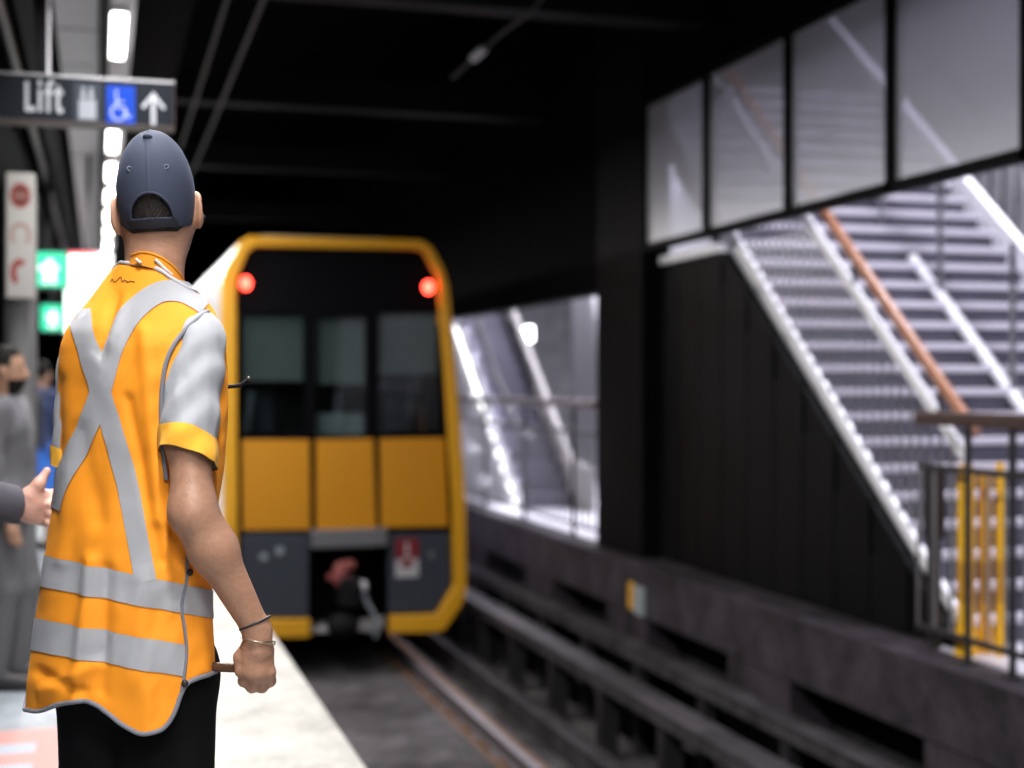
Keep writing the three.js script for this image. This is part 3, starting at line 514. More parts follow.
// tapered capsule: [ax,ay,az, bx,by,bz, ra, rb]
const cap = (s, x, y, z) => {
  const px = x - s[0], py = y - s[1], pz = z - s[2], bx_ = s[3] - s[0], by_ = s[4] - s[1], bz_ = s[5] - s[2];
  const t = clamp((px * bx_ + py * by_ + pz * bz_) / (bx_ * bx_ + by_ * by_ + bz_ * bz_ + 1e-9), 0, 1);
  return Math.hypot(px - bx_ * t, py - by_ * t, pz - bz_ * t) - (s[6] + (s[7] - s[6]) * t);
};
const eld = (x, y, z, c, r) => { const a = (x - c[0]) / r[0], b = (y - c[1]) / r[1], d = (z - c[2]) / r[2], q = Math.hypot(a, b, d); return (q - 1) * Math.min(r[0], r[1], r[2]) * (q > 0.3 ? 1 : 1); };
const limbs = (segs, k = 0.02) => (x, y, z) => { let d = 1e9; for (const s of segs) d = smin(d, cap(s, x, y, z), k); return d; };
const seg = (a, b, ra, rb) => [a.x, a.y, a.z, b.x, b.y, b.z, ra, rb];
const T_cloth = noiseTex(256, 11.3, 0, 1, [60, 110], 0.8), T_skin = noiseTex(256, 14.2, 0.88, 1.0, [8, 30, 90], 0.8, true);
const cloth = (r, g, b, o = {}) => phys(r, g, b, 0.85, { sheen: 0.25, sheenRoughness: 0.6, sheenColor: RGB(0.5, 0.5, 0.5), bumpMap: rep(T_cloth, 22), bumpScale: 0.0002, ...o });
const skin = (r, g, b) => phys(r, g, b, 0.5, { sheen: 0.1, sheenColor: RGB(0.6, 0.4, 0.3), map: rep(T_skin, 6), bumpMap: rep(T_bump, 8), bumpScale: 0.0004 });
const localMerge = (list) => mergeGeometries(list);

// ----- background people: standing figure facing +z, 1.7 m tall -----
function person(o) {
  const p = thing('person', o.label, 'person', [o.pos.x, 0, o.pos.z]); p.rotation.y = o.turn; p.scale.set(o.wide ?? 0.86, o.tall ?? 1, o.wide ?? 0.86);
  ORIGIN.set(p, V3());
  const j = { hipL: V3(0.085, 0.92, 0), hipR: V3(-0.085, 0.92, 0), kneeL: V3(0.09, 0.5, 0.02), kneeR: V3(-0.09, 0.5, 0.03), ankL: V3(0.095, 0.09, -0.03), ankR: V3(-0.095, 0.09, -0.02), shL: V3(0.175, 1.39, 0), shR: V3(-0.175, 1.39, 0), elL: V3(0.225, 1.11, -0.02), elR: V3(-0.225, 1.11, -0.02), wrL: V3(0.225, 0.87, 0.07), wrR: V3(-0.225, 0.87, 0.07), ...(o.joints ?? {}) };
  const H = o.head ?? V3(0, 0, 0);
  const torso = [seg(V3(0, 0.97, 0), V3(0, 1.18, 0.005), 0.125, 0.115), seg(V3(-0.06, 1.3, 0), V3(0.06, 1.3, 0), 0.12, 0.12), seg(j.shL, j.shR, 0.06, 0.06), seg(j.hipL, j.hipR, 0.11, 0.11), seg(V3(0, 1.2, 0), V3(0, 1.36, 0), 0.12, 0.09)];
  const arm = (s) => [seg(j['sh' + s], j['el' + s], 0.055, 0.042), seg(j['el' + s], j['wr' + s], 0.042, 0.029)];
  const leg = (s) => [seg(j['hip' + s], j['knee' + s], 0.088, 0.06), seg(j['knee' + s], j['ank' + s], 0.06, 0.042)];
  const foot = (s) => [seg(j['ank' + s].clone().setY(0.05), j['ank' + s].clone().add(V3(0, -0.055, 0.16)), 0.042, 0.034)];
  const grip = (s) => { const w = j['wr' + s], e = j['el' + s], d = w.clone().sub(e).normalize(), side = V3(d.z, 0, -d.x).normalize(); const out = [seg(w, w.clone().addScaledVector(d, 0.075), 0.027, 0.03)];
    for (let i = 0; i < 4; i++) { const a = w.clone().addScaledVector(d, 0.085).addScaledVector(V3(0, 1, 0).cross(d).normalize(), 0).add(V3(0, 0, (i - 1.5) * 0.018)), b = a.clone().addScaledVector(d, 0.035 + 0.008 * (i % 3)), c = b.clone().addScaledVector(d, 0.02).add(V3(s === 'L' ? -0.02 : 0.02, 0, 0)); out.push(seg(a, b, 0.009, 0.0085), seg(b, c, 0.0085, 0.0075)); }
    out.push(seg(w.clone().addScaledVector(d, 0.03), w.clone().addScaledVector(d, 0.065).add(V3(0, 0, 0.04)), 0.013, 0.01)); return out; };
  const hc = V3(0, 1.585, 0.015).add(H);
  const headF = (x, y, z) => { let d = eld(x, y, z, [hc.x, hc.y + 0.03, hc.z - 0.01], [0.074, 0.09, 0.095]); d = smin(d, eld(x, y, z, [hc.x, hc.y - 0.05, hc.z + 0.02], [0.055, 0.065, 0.065]), 0.05); d = smin(d, cap([hc.x, hc.y + 0.01, hc.z + 0.085, hc.x, hc.y - 0.025, hc.z + 0.105, 0.009, 0.014], x, y, z), 0.015); for (const s of [-1, 1]) { d = smin(d, eld(x, y, z, [hc.x + s * 0.076, hc.y - 0.005, hc.z - 0.01], [0.012, 0.03, 0.018]), 0.01); d = Math.max(d, -(eld(x, y, z, [hc.x + s * 0.03, hc.y + 0.015, hc.z + 0.095], [0.016, 0.01, 0.014]))); } d = smin(d, cap([hc.x - 0.02, hc.y - 0.06, hc.z + 0.078, hc.x + 0.02, hc.y - 0.06, hc.z + 0.078, 0.009, 0.009], x, y, z), 0.01); return smin(d, cap([0, 1.4, -0.01, hc.x, hc.y - 0.05, hc.z - 0.02, 0.055, 0.052], x, y, z), 0.03); };
  const handL = grip('L'), handR = grip('R'), all = [...torso, ...arm('L'), ...arm('R'), ...leg('L'), ...leg('R'), ...foot('L'), ...foot('R')];
  const bodyF = limbs(all, 0.04), handsF = limbs([...handL, ...handR, arm('L')[1], arm('R')[1]], 0.012);
  const box = (list, m) => { const a = [9, 9, 9], b = [-9, -9, -9]; for (const s of list) for (let i = 0; i < 3; i++) { a[i] = Math.min(a[i], s[i] - m, s[3 + i] - m); b[i] = Math.max(b[i], s[i] + m, s[3 + i] + m); } return [a, b]; };
  const [ba, bb] = box(all, 0.14), hb = (h) => box(h, 0.04);
  part('body', localMerge([nets(bodyF, ba, bb, 0.014), nets(headF, [hc.x - 0.12, 1.38, hc.z - 0.15], [hc.x + 0.12, hc.y + 0.16, hc.z + 0.16], 0.006), nets(handsF, ...hb(handL), 0.006), nets(handsF, ...hb(handR), 0.006)]), o.skin, p);
  const topF0 = limbs([...torso, ...arm('L'), ...arm('R')], 0.05), long = o.coat ?? 0.84;
  const topF = (x, y, z) => Math.max(topF0(x, y, z) - 0.016 - 0.006 * noise.noise(x * 9, y * 6, z * 9), long - y, y - 1.47 + Math.abs(x) * 0.1, -(Math.hypot(x - j.wrL.x, y - j.wrL.y, z - j.wrL.z) - 0.035), -(Math.hypot(x - j.wrR.x, y - j.wrR.y, z - j.wrR.z) - 0.035));
  part('jacket', nets(topF, [ba[0] - 0.03, Math.min(j.wrL.y, j.wrR.y, long) - 0.06, ba[2] - 0.03], [bb[0] + 0.03, 1.55, bb[2] + 0.03], 0.011), o.top, p);
  const legF0 = limbs([...leg('L'), ...leg('R'), torso[3], torso[0]], 0.03), skirt = o.skirt;
  const legF = (x, y, z) => Math.max((skirt ? Math.min(legF0(x, y, z), cap([0, 0.95, 0, 0, 0.45, 0, 0.13, 0.21], x, y, z)) : legF0(x, y, z)) - 0.016, y - 1.05, (skirt ?? 0.07) - y);
  part('trousers', nets(legF, [-0.26, 0.04, -0.26], [0.26, 1.1, 0.26], 0.012), o.bottom, p);
  part('shoes', nets((x, y, z) => Math.max(limbs([...foot('L'), ...foot('R')], 0.02)(x, y, z) - 0.01, -y + 0.002, y - 0.1), [-0.2, -0.01, -0.2], [0.2, 0.13, 0.25], 0.01), o.shoe, p);
  const hairF = (x, y, z) => Math.max(eld(x, y, z, [hc.x, hc.y + 0.036, hc.z - 0.018], [0.083, 0.097, 0.1]), -(Math.max(y - hc.y - 0.07, -(z - hc.z - 0.035))), -(y - (hc.y - 0.05 - (z - hc.z) * 0.2)), -(headF(x, y, z) - 0.0));
  part('hair', nets(hairF, [hc.x - 0.1, hc.y - 0.1, hc.z - 0.14], [hc.x + 0.1, hc.y + 0.15, hc.z + 0.12], 0.006), o.hair, p);
  if (o.beard) part('beard', nets((x, y, z) => Math.max(headF(x, y, z) - 0.005, y - (hc.y - 0.043), -(z - hc.z - 0.015), hc.y - 0.125 - y, -(eld(x, y, z, [hc.x, hc.y - 0.06, hc.z + 0.09], [0.02, 0.006, 0.03]))), [hc.x - 0.1, hc.y - 0.15, hc.z - 0.05], [hc.x + 0.1, hc.y + 0.02, hc.z + 0.14], 0.006), o.hair, p);
  for (const s of [-1, 1]) part('eye', ell(V3(hc.x + s * 0.03, hc.y + 0.015, hc.z + 0.078), 0.011, 0.008, 0.008, 10), mat(0.05, 0.03, 0.025, 0.2), p);
  return p;
}
const face = (px, tow) => YAW_AT(px) + tow;         // turn so that 0 looks at the camera
function YAW_AT(px) { const d = dir(px, 384); return Math.atan2(-d.x, -d.z); }
const hairBlack = phys(0.008, 0.007, 0.007, 0.7, { specularIntensity: 0.25 });
{ const q = at(5, 384, 6.7); person({ label: 'bearded person in a grey jacket walking along the platform', pos: q, turn: face(4, 1.3), wide: 0.88, tall: 0.955, skin: skin(0.36, 0.2, 0.13), top: cloth(0.11, 0.11, 0.122), bottom: cloth(0.09, 0.09, 0.1), shoe: M.darkMetal, hair: hairBlack, beard: true, coat: 0.74,
  joints: { elL: V3(0.215, 1.11, -0.06), wrL: V3(0.22, 0.86, -0.02), kneeL: V3(0.09, 0.5, 0.1), ankL: V3(0.09, 0.09, 0.05) } }); }
{ const q = at(41, 384, 12.2); const p = person({ label: 'dark haired person with black backpack, navy jacket and bright blue trousers', pos: q, turn: face(41, 2.5), wide: 0.95, tall: 0.965, skin: skin(0.4, 0.24, 0.17), top: cloth(0.03, 0.045, 0.12), bottom: cloth(0.03, 0.14, 0.55), shoe: M.darkMetal, hair: hairBlack, coat: 0.9, skirt: 0.42 });
  part('backpack', new RoundedBoxGeometry(0.3, 0.44, 0.18, 3, 0.07).translate(0.02, 1.2, -0.2), cloth(0.02, 0.021, 0.025), p);
  part('backpack_strap', [tube([V3(0.1, 1.36, -0.14), V3(0.11, 1.46, -0.01), V3(0.1, 1.33, 0.14), V3(0.12, 1.08, 0.1), V3(0.12, 1.02, -0.1)], 0.014, 24, 6), tube([V3(-0.1, 1.36, -0.14), V3(-0.11, 1.46, -0.01), V3(-0.1, 1.33, 0.14), V3(-0.12, 1.08, 0.1), V3(-0.12, 1.02, -0.1)], 0.014, 24, 6)], cloth(0.02, 0.021, 0.025), p); }
// ----- person whose forearm reaches in from the left -----
{
  const t0 = 2.98, O = at(-130, 384, t0); O.y = 0; const nz = V3(-O.x, 0, -O.z).normalize(), rotY = Math.atan2(nz.x, nz.z);
  const W = (px, py, z) => { const d = dir(px, py), s = (z - CAM.clone().setY(0).sub(O).dot(nz)) / d.dot(nz); return CAM.clone().addScaledVector(d, s).sub(O).applyAxisAngle(V3(0, 1, 0), -rotY); };
  const sk = skin(0.62, 0.36, 0.29);
  const p = thing('person', 'person in a dark grey jacket gesturing with an open hand', 'person', [O.x, 0, O.z]); p.rotation.y = rotY; ORIGIN.set(p, V3());
  const sh = W(-72, 345, 0.05), el = W(-78, 492, 0.1), wr = W(19, 506, 0.02), shR = V3(-0.36, sh.y, -0.02), cX = (sh.x + shR.x) / 2;
  const px_ = (x, y, z) => W(x, y, z);
  const hand = [seg(wr, px_(36, 503, 0.015), 0.027, 0.031), seg(px_(30, 512, 0.012), px_(43, 517, 0.01), 0.026, 0.02), seg(px_(33, 496, 0.015), px_(43, 498, 0.01), 0.024, 0.018),
    seg(px_(30, 495, 0.03), px_(39, 484, 0.035), 0.017, 0.0125), seg(px_(39, 484, 0.035), px_(47, 471, 0.03), 0.0115, 0.0085)];
  [[44, 496, 57, 494, 63, 500], [45, 503, 55, 501, 51, 505], [45, 511, 54, 510, 50, 514], [44, 519, 52, 520, 48, 523]].forEach(([a, b, c, d, e, f], i) => hand.push(seg(px_(a, b, 0.0), px_(c, d, 0.012), 0.0115, 0.0105), seg(px_(c, d, 0.012), px_(e, f, i ? 0.04 : 0.012), 0.0105, 0.0085)));
  const torso = [seg(V3(cX, 0.98, 0), V3(cX, 1.2, 0), 0.13, 0.12), seg(V3(cX - 0.06, 1.33, 0), V3(cX + 0.06, 1.33, 0), 0.12, 0.12), seg(sh, shR, 0.06, 0.06), seg(V3(cX - 0.08, 0.93, 0), V3(cX + 0.08, 0.93, 0), 0.11, 0.11)];
  const elR = V3(shR.x - 0.04, 1.15, 0), wrR = V3(shR.x - 0.03, 0.9, 0.08), arms = [seg(sh, el, 0.056, 0.042), seg(el, wr, 0.042, 0.027), seg(shR, elR, 0.056, 0.042), seg(elR, wrR, 0.042, 0.028)];
  const legs = []; for (const s of [-1, 1]) legs.push(seg(V3(cX + s * 0.085, 0.93, 0), V3(cX + s * 0.09, 0.5, 0.02), 0.09, 0.06), seg(V3(cX + s * 0.09, 0.5, 0.02), V3(cX + s * 0.095, 0.09, -0.03), 0.06, 0.043));
  const feet = [-1, 1].map((s) => seg(V3(cX + s * 0.095, 0.05, -0.03), V3(cX + s * 0.1, 0.035, 0.14), 0.042, 0.034));
  const handR = [seg(wrR, wrR.clone().add(V3(0, -0.08, 0.02)), 0.027, 0.03)]; for (let i = 0; i < 4; i++) { const a = wrR.clone().add(V3(0, -0.1, (i - 1.2) * 0.018 + 0.02)); handR.push(seg(a, a.clone().add(V3(0.012, -0.06, 0)), 0.01, 0.0085)); } handR.push(seg(wrR.clone().add(V3(0, -0.03, 0.03)), wrR.clone().add(V3(0.02, -0.08, 0.06)), 0.014, 0.01));
  const hc = V3(cX, 1.6, 0.01), headF = (x, y, z) => { let d = eld(x, y, z, [hc.x, hc.y + 0.03, hc.z], [0.075, 0.09, 0.095]); d = smin(d, eld(x, y, z, [hc.x, hc.y - 0.05, hc.z + 0.025], [0.056, 0.066, 0.065]), 0.05); d = smin(d, cap([hc.x, hc.y + 0.01, hc.z + 0.092, hc.x, hc.y - 0.025, hc.z + 0.112, 0.009, 0.014], x, y, z), 0.015); for (const s of [-1, 1]) { d = smin(d, eld(x, y, z, [hc.x + s * 0.077, hc.y, hc.z], [0.012, 0.03, 0.018]), 0.01); d = Math.max(d, -eld(x, y, z, [hc.x + s * 0.03, hc.y + 0.015, hc.z + 0.102], [0.016, 0.01, 0.014])); } return smin(d, cap([hc.x, 1.4, 0, hc.x, hc.y - 0.05, 0, 0.056, 0.052], x, y, z), 0.03); };
  const bodyF = limbs([...torso, ...arms, ...legs, ...feet], 0.04), handF = limbs(hand, 0.012), handRF = limbs(handR, 0.012);
  part('body', localMerge([nets(bodyF, [cX - 0.4, 0, -0.2], [cX + 0.42, 1.5, 0.26], 0.014), nets(headF, [hc.x - 0.12, 1.36, -0.13], [hc.x + 0.12, hc.y + 0.15, 0.15], 0.006), nets(handF, [wr.x - 0.04, wr.y - 0.09, -0.06], [wr.x + 0.13, wr.y + 0.11, 0.09], 0.0028), nets(handRF, [wrR.x - 0.08, wrR.y - 0.22, wrR.z - 0.09], [wrR.x + 0.09, wrR.y + 0.05, wrR.z + 0.13], 0.005)]), sk, p);
  const ax = wr.clone().sub(el).normalize(), cuff = wr.clone().addScaledVector(ax, 0.0);
  const slF = limbs([...torso, seg(sh, el, 0.058, 0.042), seg(el, cuff, 0.04, 0.029), arms[2], arms[3]], 0.05);
  part('jacket', nets((x, y, z) => Math.max(slF(x, y, z) - 0.012 - 0.003 * Math.sin((x + z) * 70 + y * 30), 0.85 - y, y - 1.47, ((x - cuff.x) * ax.x + (y - cuff.y) * ax.y + (z - cuff.z) * ax.z + 0.002) * (x > cX + 0.2 ? 1 : 0) - (x > cX + 0.2 ? 0 : 1), -(Math.hypot(x - wrR.x, y - wrR.y, z - wrR.z) - 0.04)), [cX - 0.42, 0.8, -0.24], [cX + 0.44, 1.52, 0.28], 0.008), cloth(0.045, 0.045, 0.06), p);
  part('trousers', nets((x, y, z) => Math.max(limbs([...legs, torso[3]], 0.03)(x, y, z) - 0.016, 0.07 - y), [cX - 0.25, 0.04, -0.2], [cX + 0.25, 1.1, 0.2], 0.014), cloth(0.05, 0.05, 0.06), p);
  part('shoes', nets((x, y, z) => Math.max(limbs(feet, 0.02)(x, y, z) - 0.012, 0.002 - y, y - 0.1), [cX - 0.2, -0.01, -0.12], [cX + 0.2, 0.13, 0.22], 0.01), M.darkMetal, p);
  part('hair', nets((x, y, z) => Math.max(eld(x, y, z, [hc.x, hc.y + 0.036, hc.z - 0.012], [0.083, 0.097, 0.1]), -Math.max(y - hc.y - 0.07, -(z - hc.z - 0.035)), -(y - hc.y + 0.05)), [hc.x - 0.1, hc.y - 0.1, -0.14], [hc.x + 0.1, hc.y + 0.15, 0.13], 0.007), hairBlack, p);
}

// ----- the guard in the orange vest, back to us -----
{
  const O = at(140, 384, 2.6); O.y = 0; const nz = V3(-O.x, 0, -O.z).normalize(), rotY = Math.atan2(nz.x, nz.z), cz = CAM.clone().setY(0).sub(O).dot(nz);
  const W = (px, py, z) => { const d = dir(px, py), s = (z - cz) / d.dot(nz); return CAM.clone().addScaledVector(d, s).sub(O).applyAxisAngle(V3(0, 1, 0), -rotY); };
  const p = thing('person', 'person in an orange reflective vest and navy cap, seen from behind', 'person', [O.x, 0, O.z]); p.rotation.y = rotY; ORIGIN.set(p, V3());
  const skinM = skin(0.45, 0.24, 0.155);
  const S = 0.00188;                                             // metres per pixel at the figure
  const curve = (pts) => (v) => { if (v <= pts[0][0]) return pts[0][1]; for (let i = 1; i < pts.length; i++) if (v <= pts[i][0]) { const t = (v - pts[i - 1][0]) / (pts[i][0] - pts[i - 1][0]); return lerp(pts[i - 1][1], pts[i][1], t); } return pts[pts.length - 1][1]; };
  const soft = (pts, r = 7) => { const c = curve(pts); return (v) => (c(v - r) + 2 * c(v - r / 2) + 3 * c(v) + 2 * c(v + r / 2) + c(v + r)) / 9; };
  // vest outline in the photograph: left and right edge by height
  const lE = soft([[256, 136], [260, 126], [265, 116], [275, 107], [289, 97], [302, 87], [314, 77], [330, 66], [346, 60], [375, 57], [430, 57], [470, 56], [500, 54], [520, 50], [540, 47], [560, 44], [600, 38], [640, 32], [680, 27], [710, 25], [740, 24]], 5);
  const rE = soft([[256, 176], [262, 182], [280, 187], [290, 193], [297, 203], [305, 211], [315, 217], [330, 222], [345, 226], [375, 228], [420, 228], [470, 224], [500, 219], [560, 214], [600, 212], [640, 214], [680, 216], [740, 219]], 5);
  const PHI = 40 * Math.PI / 180, RHO = 0.62, cs = Math.cos(PHI), sn = Math.sin(PHI), den = Math.sqrt(cs * cs + RHO * RHO * sn * sn);
  const DEL = Math.atan2(-RHO * sn, cs);
  const pxOf = (th, py) => { const l = lE(py), r = rE(py); return (l + r) / 2 + (r - l) / 2 * Math.cos(th - DEL); };
  const thOf = (px, py) => { const l = lE(py), r = rE(py), q = clamp((px - (l + r) / 2) / ((r - l) / 2), -1, 1), a = Math.acos(q); return DEL + a; };
  const zOf = (th, py) => { const w = (rE(py) - lE(py)) / 2 * S, a = w / den, b = RHO * a; return a * Math.cos(th) * sn + b * Math.sin(th) * cs; };
  const wrinkle = (px, py) => {                                  // folds, metres outward
    let d = 0.004 * noise.noise(px * 0.035, py * 0.014, 2.2) + 0.0022 * noise.noise(px * 0.07 + py * 0.03, py * 0.035, 7.1);
    const fold = (x0, y0, x1, y1, w, h) => { const dx = x1 - x0, dy = y1 - y0, L2 = dx * dx + dy * dy, t = ((px - x0) * dx + (py - y0) * dy) / L2, tt = clamp(t, 0, 1), q = Math.hypot(px - x0 - dx * tt, py - y0 - dy * tt); d += h * Math.exp(-q * q / (w * w)); };
    fold(143, 330, 158, 520, 7, 0.006); fold(128, 400, 160, 560, 6, -0.005); fold(70, 470, 62, 560, 8, 0.005); fold(118, 295, 100, 352, 5, -0.007); fold(126, 300, 112, 345, 6, 0.005); fold(172, 470, 178, 600, 6, -0.006);
    fold(92, 560, 76, 700, 7, 0.008); fold(106, 570, 100, 690, 8, -0.007); fold(140, 580, 148, 730, 12, 0.006); fold(45, 690, 95, 665, 7, 0.006); fold(40, 672, 80, 690, 6, -0.006); fold(196, 560, 205, 670, 6, 0.004); fold(58, 380, 56, 460, 6, -0.004); fold(80, 430, 98, 520, 9, -0.004);
    return 1.45 * d * smooth(270, 330, py);
  };
  const sn2 = (th) => [Math.cos(th) * cs * 1 - Math.sin(th) * sn, Math.cos(th) * sn + Math.sin(th) * cs];
  const surf = (th, py, off = 0) => {
    const px = pxOf(th, py), z = zOf(th, py), v = W(px, py, z), [ox, oz] = sn2(th), k = off + (Math.sin(th - DEL) > 0 ? wrinkle(px, py) * smooth(0, 0.25, Math.sin(th - DEL)) : 0);
    return v.add(V3(ox * k * 0.9, 0, oz * k));
  };
  const hemN = soft([[15, 708], [25, 709], [40, 712], [60, 704], [85, 700], [100, 706], [118, 722], [140, 734], [162, 730], [174, 715], [181, 692], [184, 684], [200, 677], [217, 671], [230, 671]], 6);
  const hem = (th) => { const s = Math.sin(th - DEL); let h = hemN(pxOf(th, 690)); if (s < 0) h = lerp(h, 676, smooth(0, -0.5, s)); return h; };
  const grid = (nu, nv, f, closed = false) => {                  // surface from f(u, v), u and v in 0..1
    const pos = [], uv = [], idx = [];
    for (let j = 0; j <= nv; j++) for (let i = 0; i <= nu; i++) { const v = f(i / nu, j / nv); pos.push(v.x, v.y, v.z); uv.push(i / nu * 1.2, j / nv); }
    for (let j = 0; j < nv; j++) for (let i = 0; i < nu; i++) { const a = j * (nu + 1) + i, b = a + 1, c = a + nu + 1, d = c + 1; idx.push(a, c, b, b, c, d); }
    const g = new THREE.BufferGeometry(); g.setAttribute('position', new THREE.Float32BufferAttribute(pos, 3)); g.setAttribute('uv', new THREE.Float32BufferAttribute(uv, 2)); g.setIndex(idx); g.computeVertexNormals();
    if (closed) { const n = g.attributes.normal; for (let j = 0; j <= nv; j++) { const a = j * (nu + 1), b = a + nu; const m = V3(n.getX(a) + n.getX(b), n.getY(a) + n.getY(b), n.getZ(a) + n.getZ(b)).normalize(); n.setXYZ(a, m.x, m.y, m.z); n.setXYZ(b, m.x, m.y, m.z); } }
    return g;
  };
  const neckLine = curve([[100, 262], [128, 264], [140, 265], [152, 267], [163, 272], [174, 281], [182, 289], [190, 296]]);
  const topY = (th) => { const s = Math.sin(th - DEL), y = neckLine(pxOf(th, 272)); return s < 0 ? lerp(y, y + 10, smooth(0, -0.5, s)) : y; };
  const orange = cloth(0.97, 0.325, 0.010, { side: THREE.DoubleSide, roughness: 0.75, sheen: 0.3, sheenColor: RGB(1, 0.5, 0.1) });
  const tapeM = phys(0.43, 0.44, 0.475, 0.45, { side: THREE.DoubleSide, bumpMap: rep(T_cloth, 8), bumpScale: 0.0004 });
  const bindM = cloth(0.20, 0.21, 0.25);
  const DEL0 = DEL - Math.PI;                                    // start of the ring on the far side
  const vest = part('vest', grid(150, 150, (u, v) => { const th = DEL0 + u * 2 * Math.PI, y = lerp(topY(th), hem(th), Math.pow(v, 0.92)); return surf(th, y, 0); }, true), orange, p, 'orange high visibility vest');
  // reflective tape: rings and crossing straps laid on the cloth
  const band = (y0L, y0R, y1L, y1R, u0, u1, n) => grid(n, 8, (u, v) => { const th = lerp(u0, u1, u), px = pxOf(th, 620), k = (px - 35) / 180; return surf(th, lerp(lerp(y0L, y0R, k), lerp(y1L, y1R, k), v), 0.0022); });
  const seamTh = thOf(184, 640);
  part('reflective_band', band(555, 591, 586, 619, DEL0, DEL0 + 2 * Math.PI, 150), tapeM, vest, 'silver reflective band');
  part('reflective_band', band(618, 650, 650, 682, seamTh, DEL + Math.PI, 90), tapeM, vest, 'silver reflective band');
  const strip = (pts, wid, n = 50) => { const c = new THREE.CatmullRomCurve3(pts.map(([x, y]) => V3(x, y, 0))); return grid(n, 8, (u, v) => { const q = c.getPoint(u), tg = c.getTangent(u), nx = -tg.y, ny = tg.x, k = (v - 0.5) * wid, X = q.x + nx * k, Y = q.y + ny * k; return surf(thOf(X, Y), Y, 0.0026); }); };
  const flip = (g) => { const i = g.index.array; for (let k = 0; k < i.length; k += 3) { const t = i[k]; i[k] = i[k + 1]; i[k + 1] = t; } g.computeVertexNormals(); return g; };
  part('reflective_strap', strip([[82, 309], [85, 335], [93, 366], [104, 402], [117, 445], [129, 492], [138, 540], [146, 581]], 21), tapeM, vest, 'silver strap from left shoulder to waist');
  part('reflective_strap', strip([[206, 305], [196, 298], [180, 291], [160, 292], [139, 306], [122, 328], [111, 353], [103, 385], [91, 418], [77, 448], [64, 478], [54, 508]], 21), tapeM, vest, 'silver strap crossing from the right shoulder');
  // bindings along hem, side seam, arm hole, neck
  const hemPts = []; for (let i = 0; i < 90; i++) { const th = DEL0 + i / 90 * 2 * Math.PI; hemPts.push(surf(th, hem(th), 0.001)); }
  part('hem_binding', tube(hemPts, 0.0045, 240, 6, true), bindM, vest, 'grey edge binding');
  const sp = (l, off) => l.map(([x, y]) => surf(thOf(x, y), y, off));
  part('seam_binding', tube(sp([[186, 556], [186, 580], [182, 605], [184, 630], [186, 650], [184, 670], [181, 690]], 0.003), 0.0032, 50, 6), bindM, vest);
  part('armhole_binding', tube(sp([[207, 311], [196, 319], [186, 329], [174, 344], [166, 362], [162, 388], [161, 416], [163, 450], [166, 480]], 0.004), 0.0042, 60, 6), bindM, vest);
  { const l = []; for (let i = 0; i < 60; i++) { const th = DEL0 + i / 60 * 2 * Math.PI; l.push(surf(th, topY(th), 0.001)); } part('neck_binding', tube(l, 0.0042, 120, 6, true), cloth(0.5, 0.5, 0.54), vest); }
  for (const [x, y] of [[188, 572], [183, 683]]) { const c = surf(thOf(x, y), y, 0.006); part('snap_button', ell(c, 0.0062, 0.0068, 0.005, 12), M.darkMetal, vest); }
  part('handwriting', tube(sp([[111, 282], [113, 279], [115, 282], [118, 280], [121, 277], [123, 282], [125, 280], [128, 282], [131, 281], [135, 282]], 0.0012), 0.0009, 60, 5), mat(0.12, 0.06, 0.02, 0.8), vest);
  // collar of the polo shirt
  const colTop = curve([[126, 259], [132, 255], [142, 252], [152, 253.5], [162, 258], [172, 265], [180, 274], [187, 288]]), colBot = curve([[126, 264], [140, 265], [152, 268], [163, 273], [174, 282], [182, 290], [188, 297]]);
  const collarF = (g0, g1, y0f, y1f) => grid(72, 8, (u, v) => { const a = u * Math.PI * 2, near = Math.sin(a), r = lerp(g0, g1, v), X = 157.5 + r * Math.cos(a), yt = near > 0 ? y0f(X) : lerp(y0f(X), y0f(X) + 16, Math.min(1, -near * 2)), yb = near > 0 ? y1f(X) : lerp(y1f(X), y1f(X) + 16, Math.min(1, -near * 2)); return W(X, lerp(yt, yb, v), near * 0.062 * r / 29 - 0.004); }, true);
  const polo = cloth(0.75, 0.27, 0.01, { side: THREE.DoubleSide });
  const collar = part('collar', collarF(28.5, 32, colTop, colBot), polo, p, 'orange polo collar');
  { const pts = []; for (let i = 0; i < 40; i++) { const a = i / 40 * Math.PI * 2, X = 157.5 + 28.5 * Math.cos(a), n = Math.sin(a); pts.push(W(X, n > 0 ? colTop(X) : lerp(colTop(X), colTop(X) + 16, Math.min(1, -n * 2)), n * 0.061 - 0.004)); } part('collar_edge', tube(pts, 0.0028, 90, 6, true), polo, collar); }
  part('collar_print', [tube([W(155, 259.5, 0.064), W(160, 264, 0.062), W(166, 270, 0.058), W(172, 275, 0.05)], 0.0032, 16, 6), tube([W(136, 259, 0.053), W(141, 263, 0.058)], 0.0028, 8, 6)], cloth(0.75, 0.75, 0.78), collar, 'white print on the collar');
  // ---- body: head, neck, torso, arms, legs as one surface ----
  const hy = -0.15, ch = Math.cos(-hy), sh_ = Math.sin(-hy);      // head turned a little to the right
  const HC = W(156, 198, -0.02), rol = 0.07;
  const toH = (x, y, z) => { let a = x - HC.x, b = y - HC.y, c = z - HC.z; const a1 = a * Math.cos(rol) + b * Math.sin(rol), b1 = -a * Math.sin(rol) + b * Math.cos(rol); return [a1 * ch + c * sh_, b1, -a1 * sh_ + c * ch]; };   // head axes: +z is the back of the head
  const neckA = W(153, 300, -0.005), neckB = W(157, 222, -0.012);
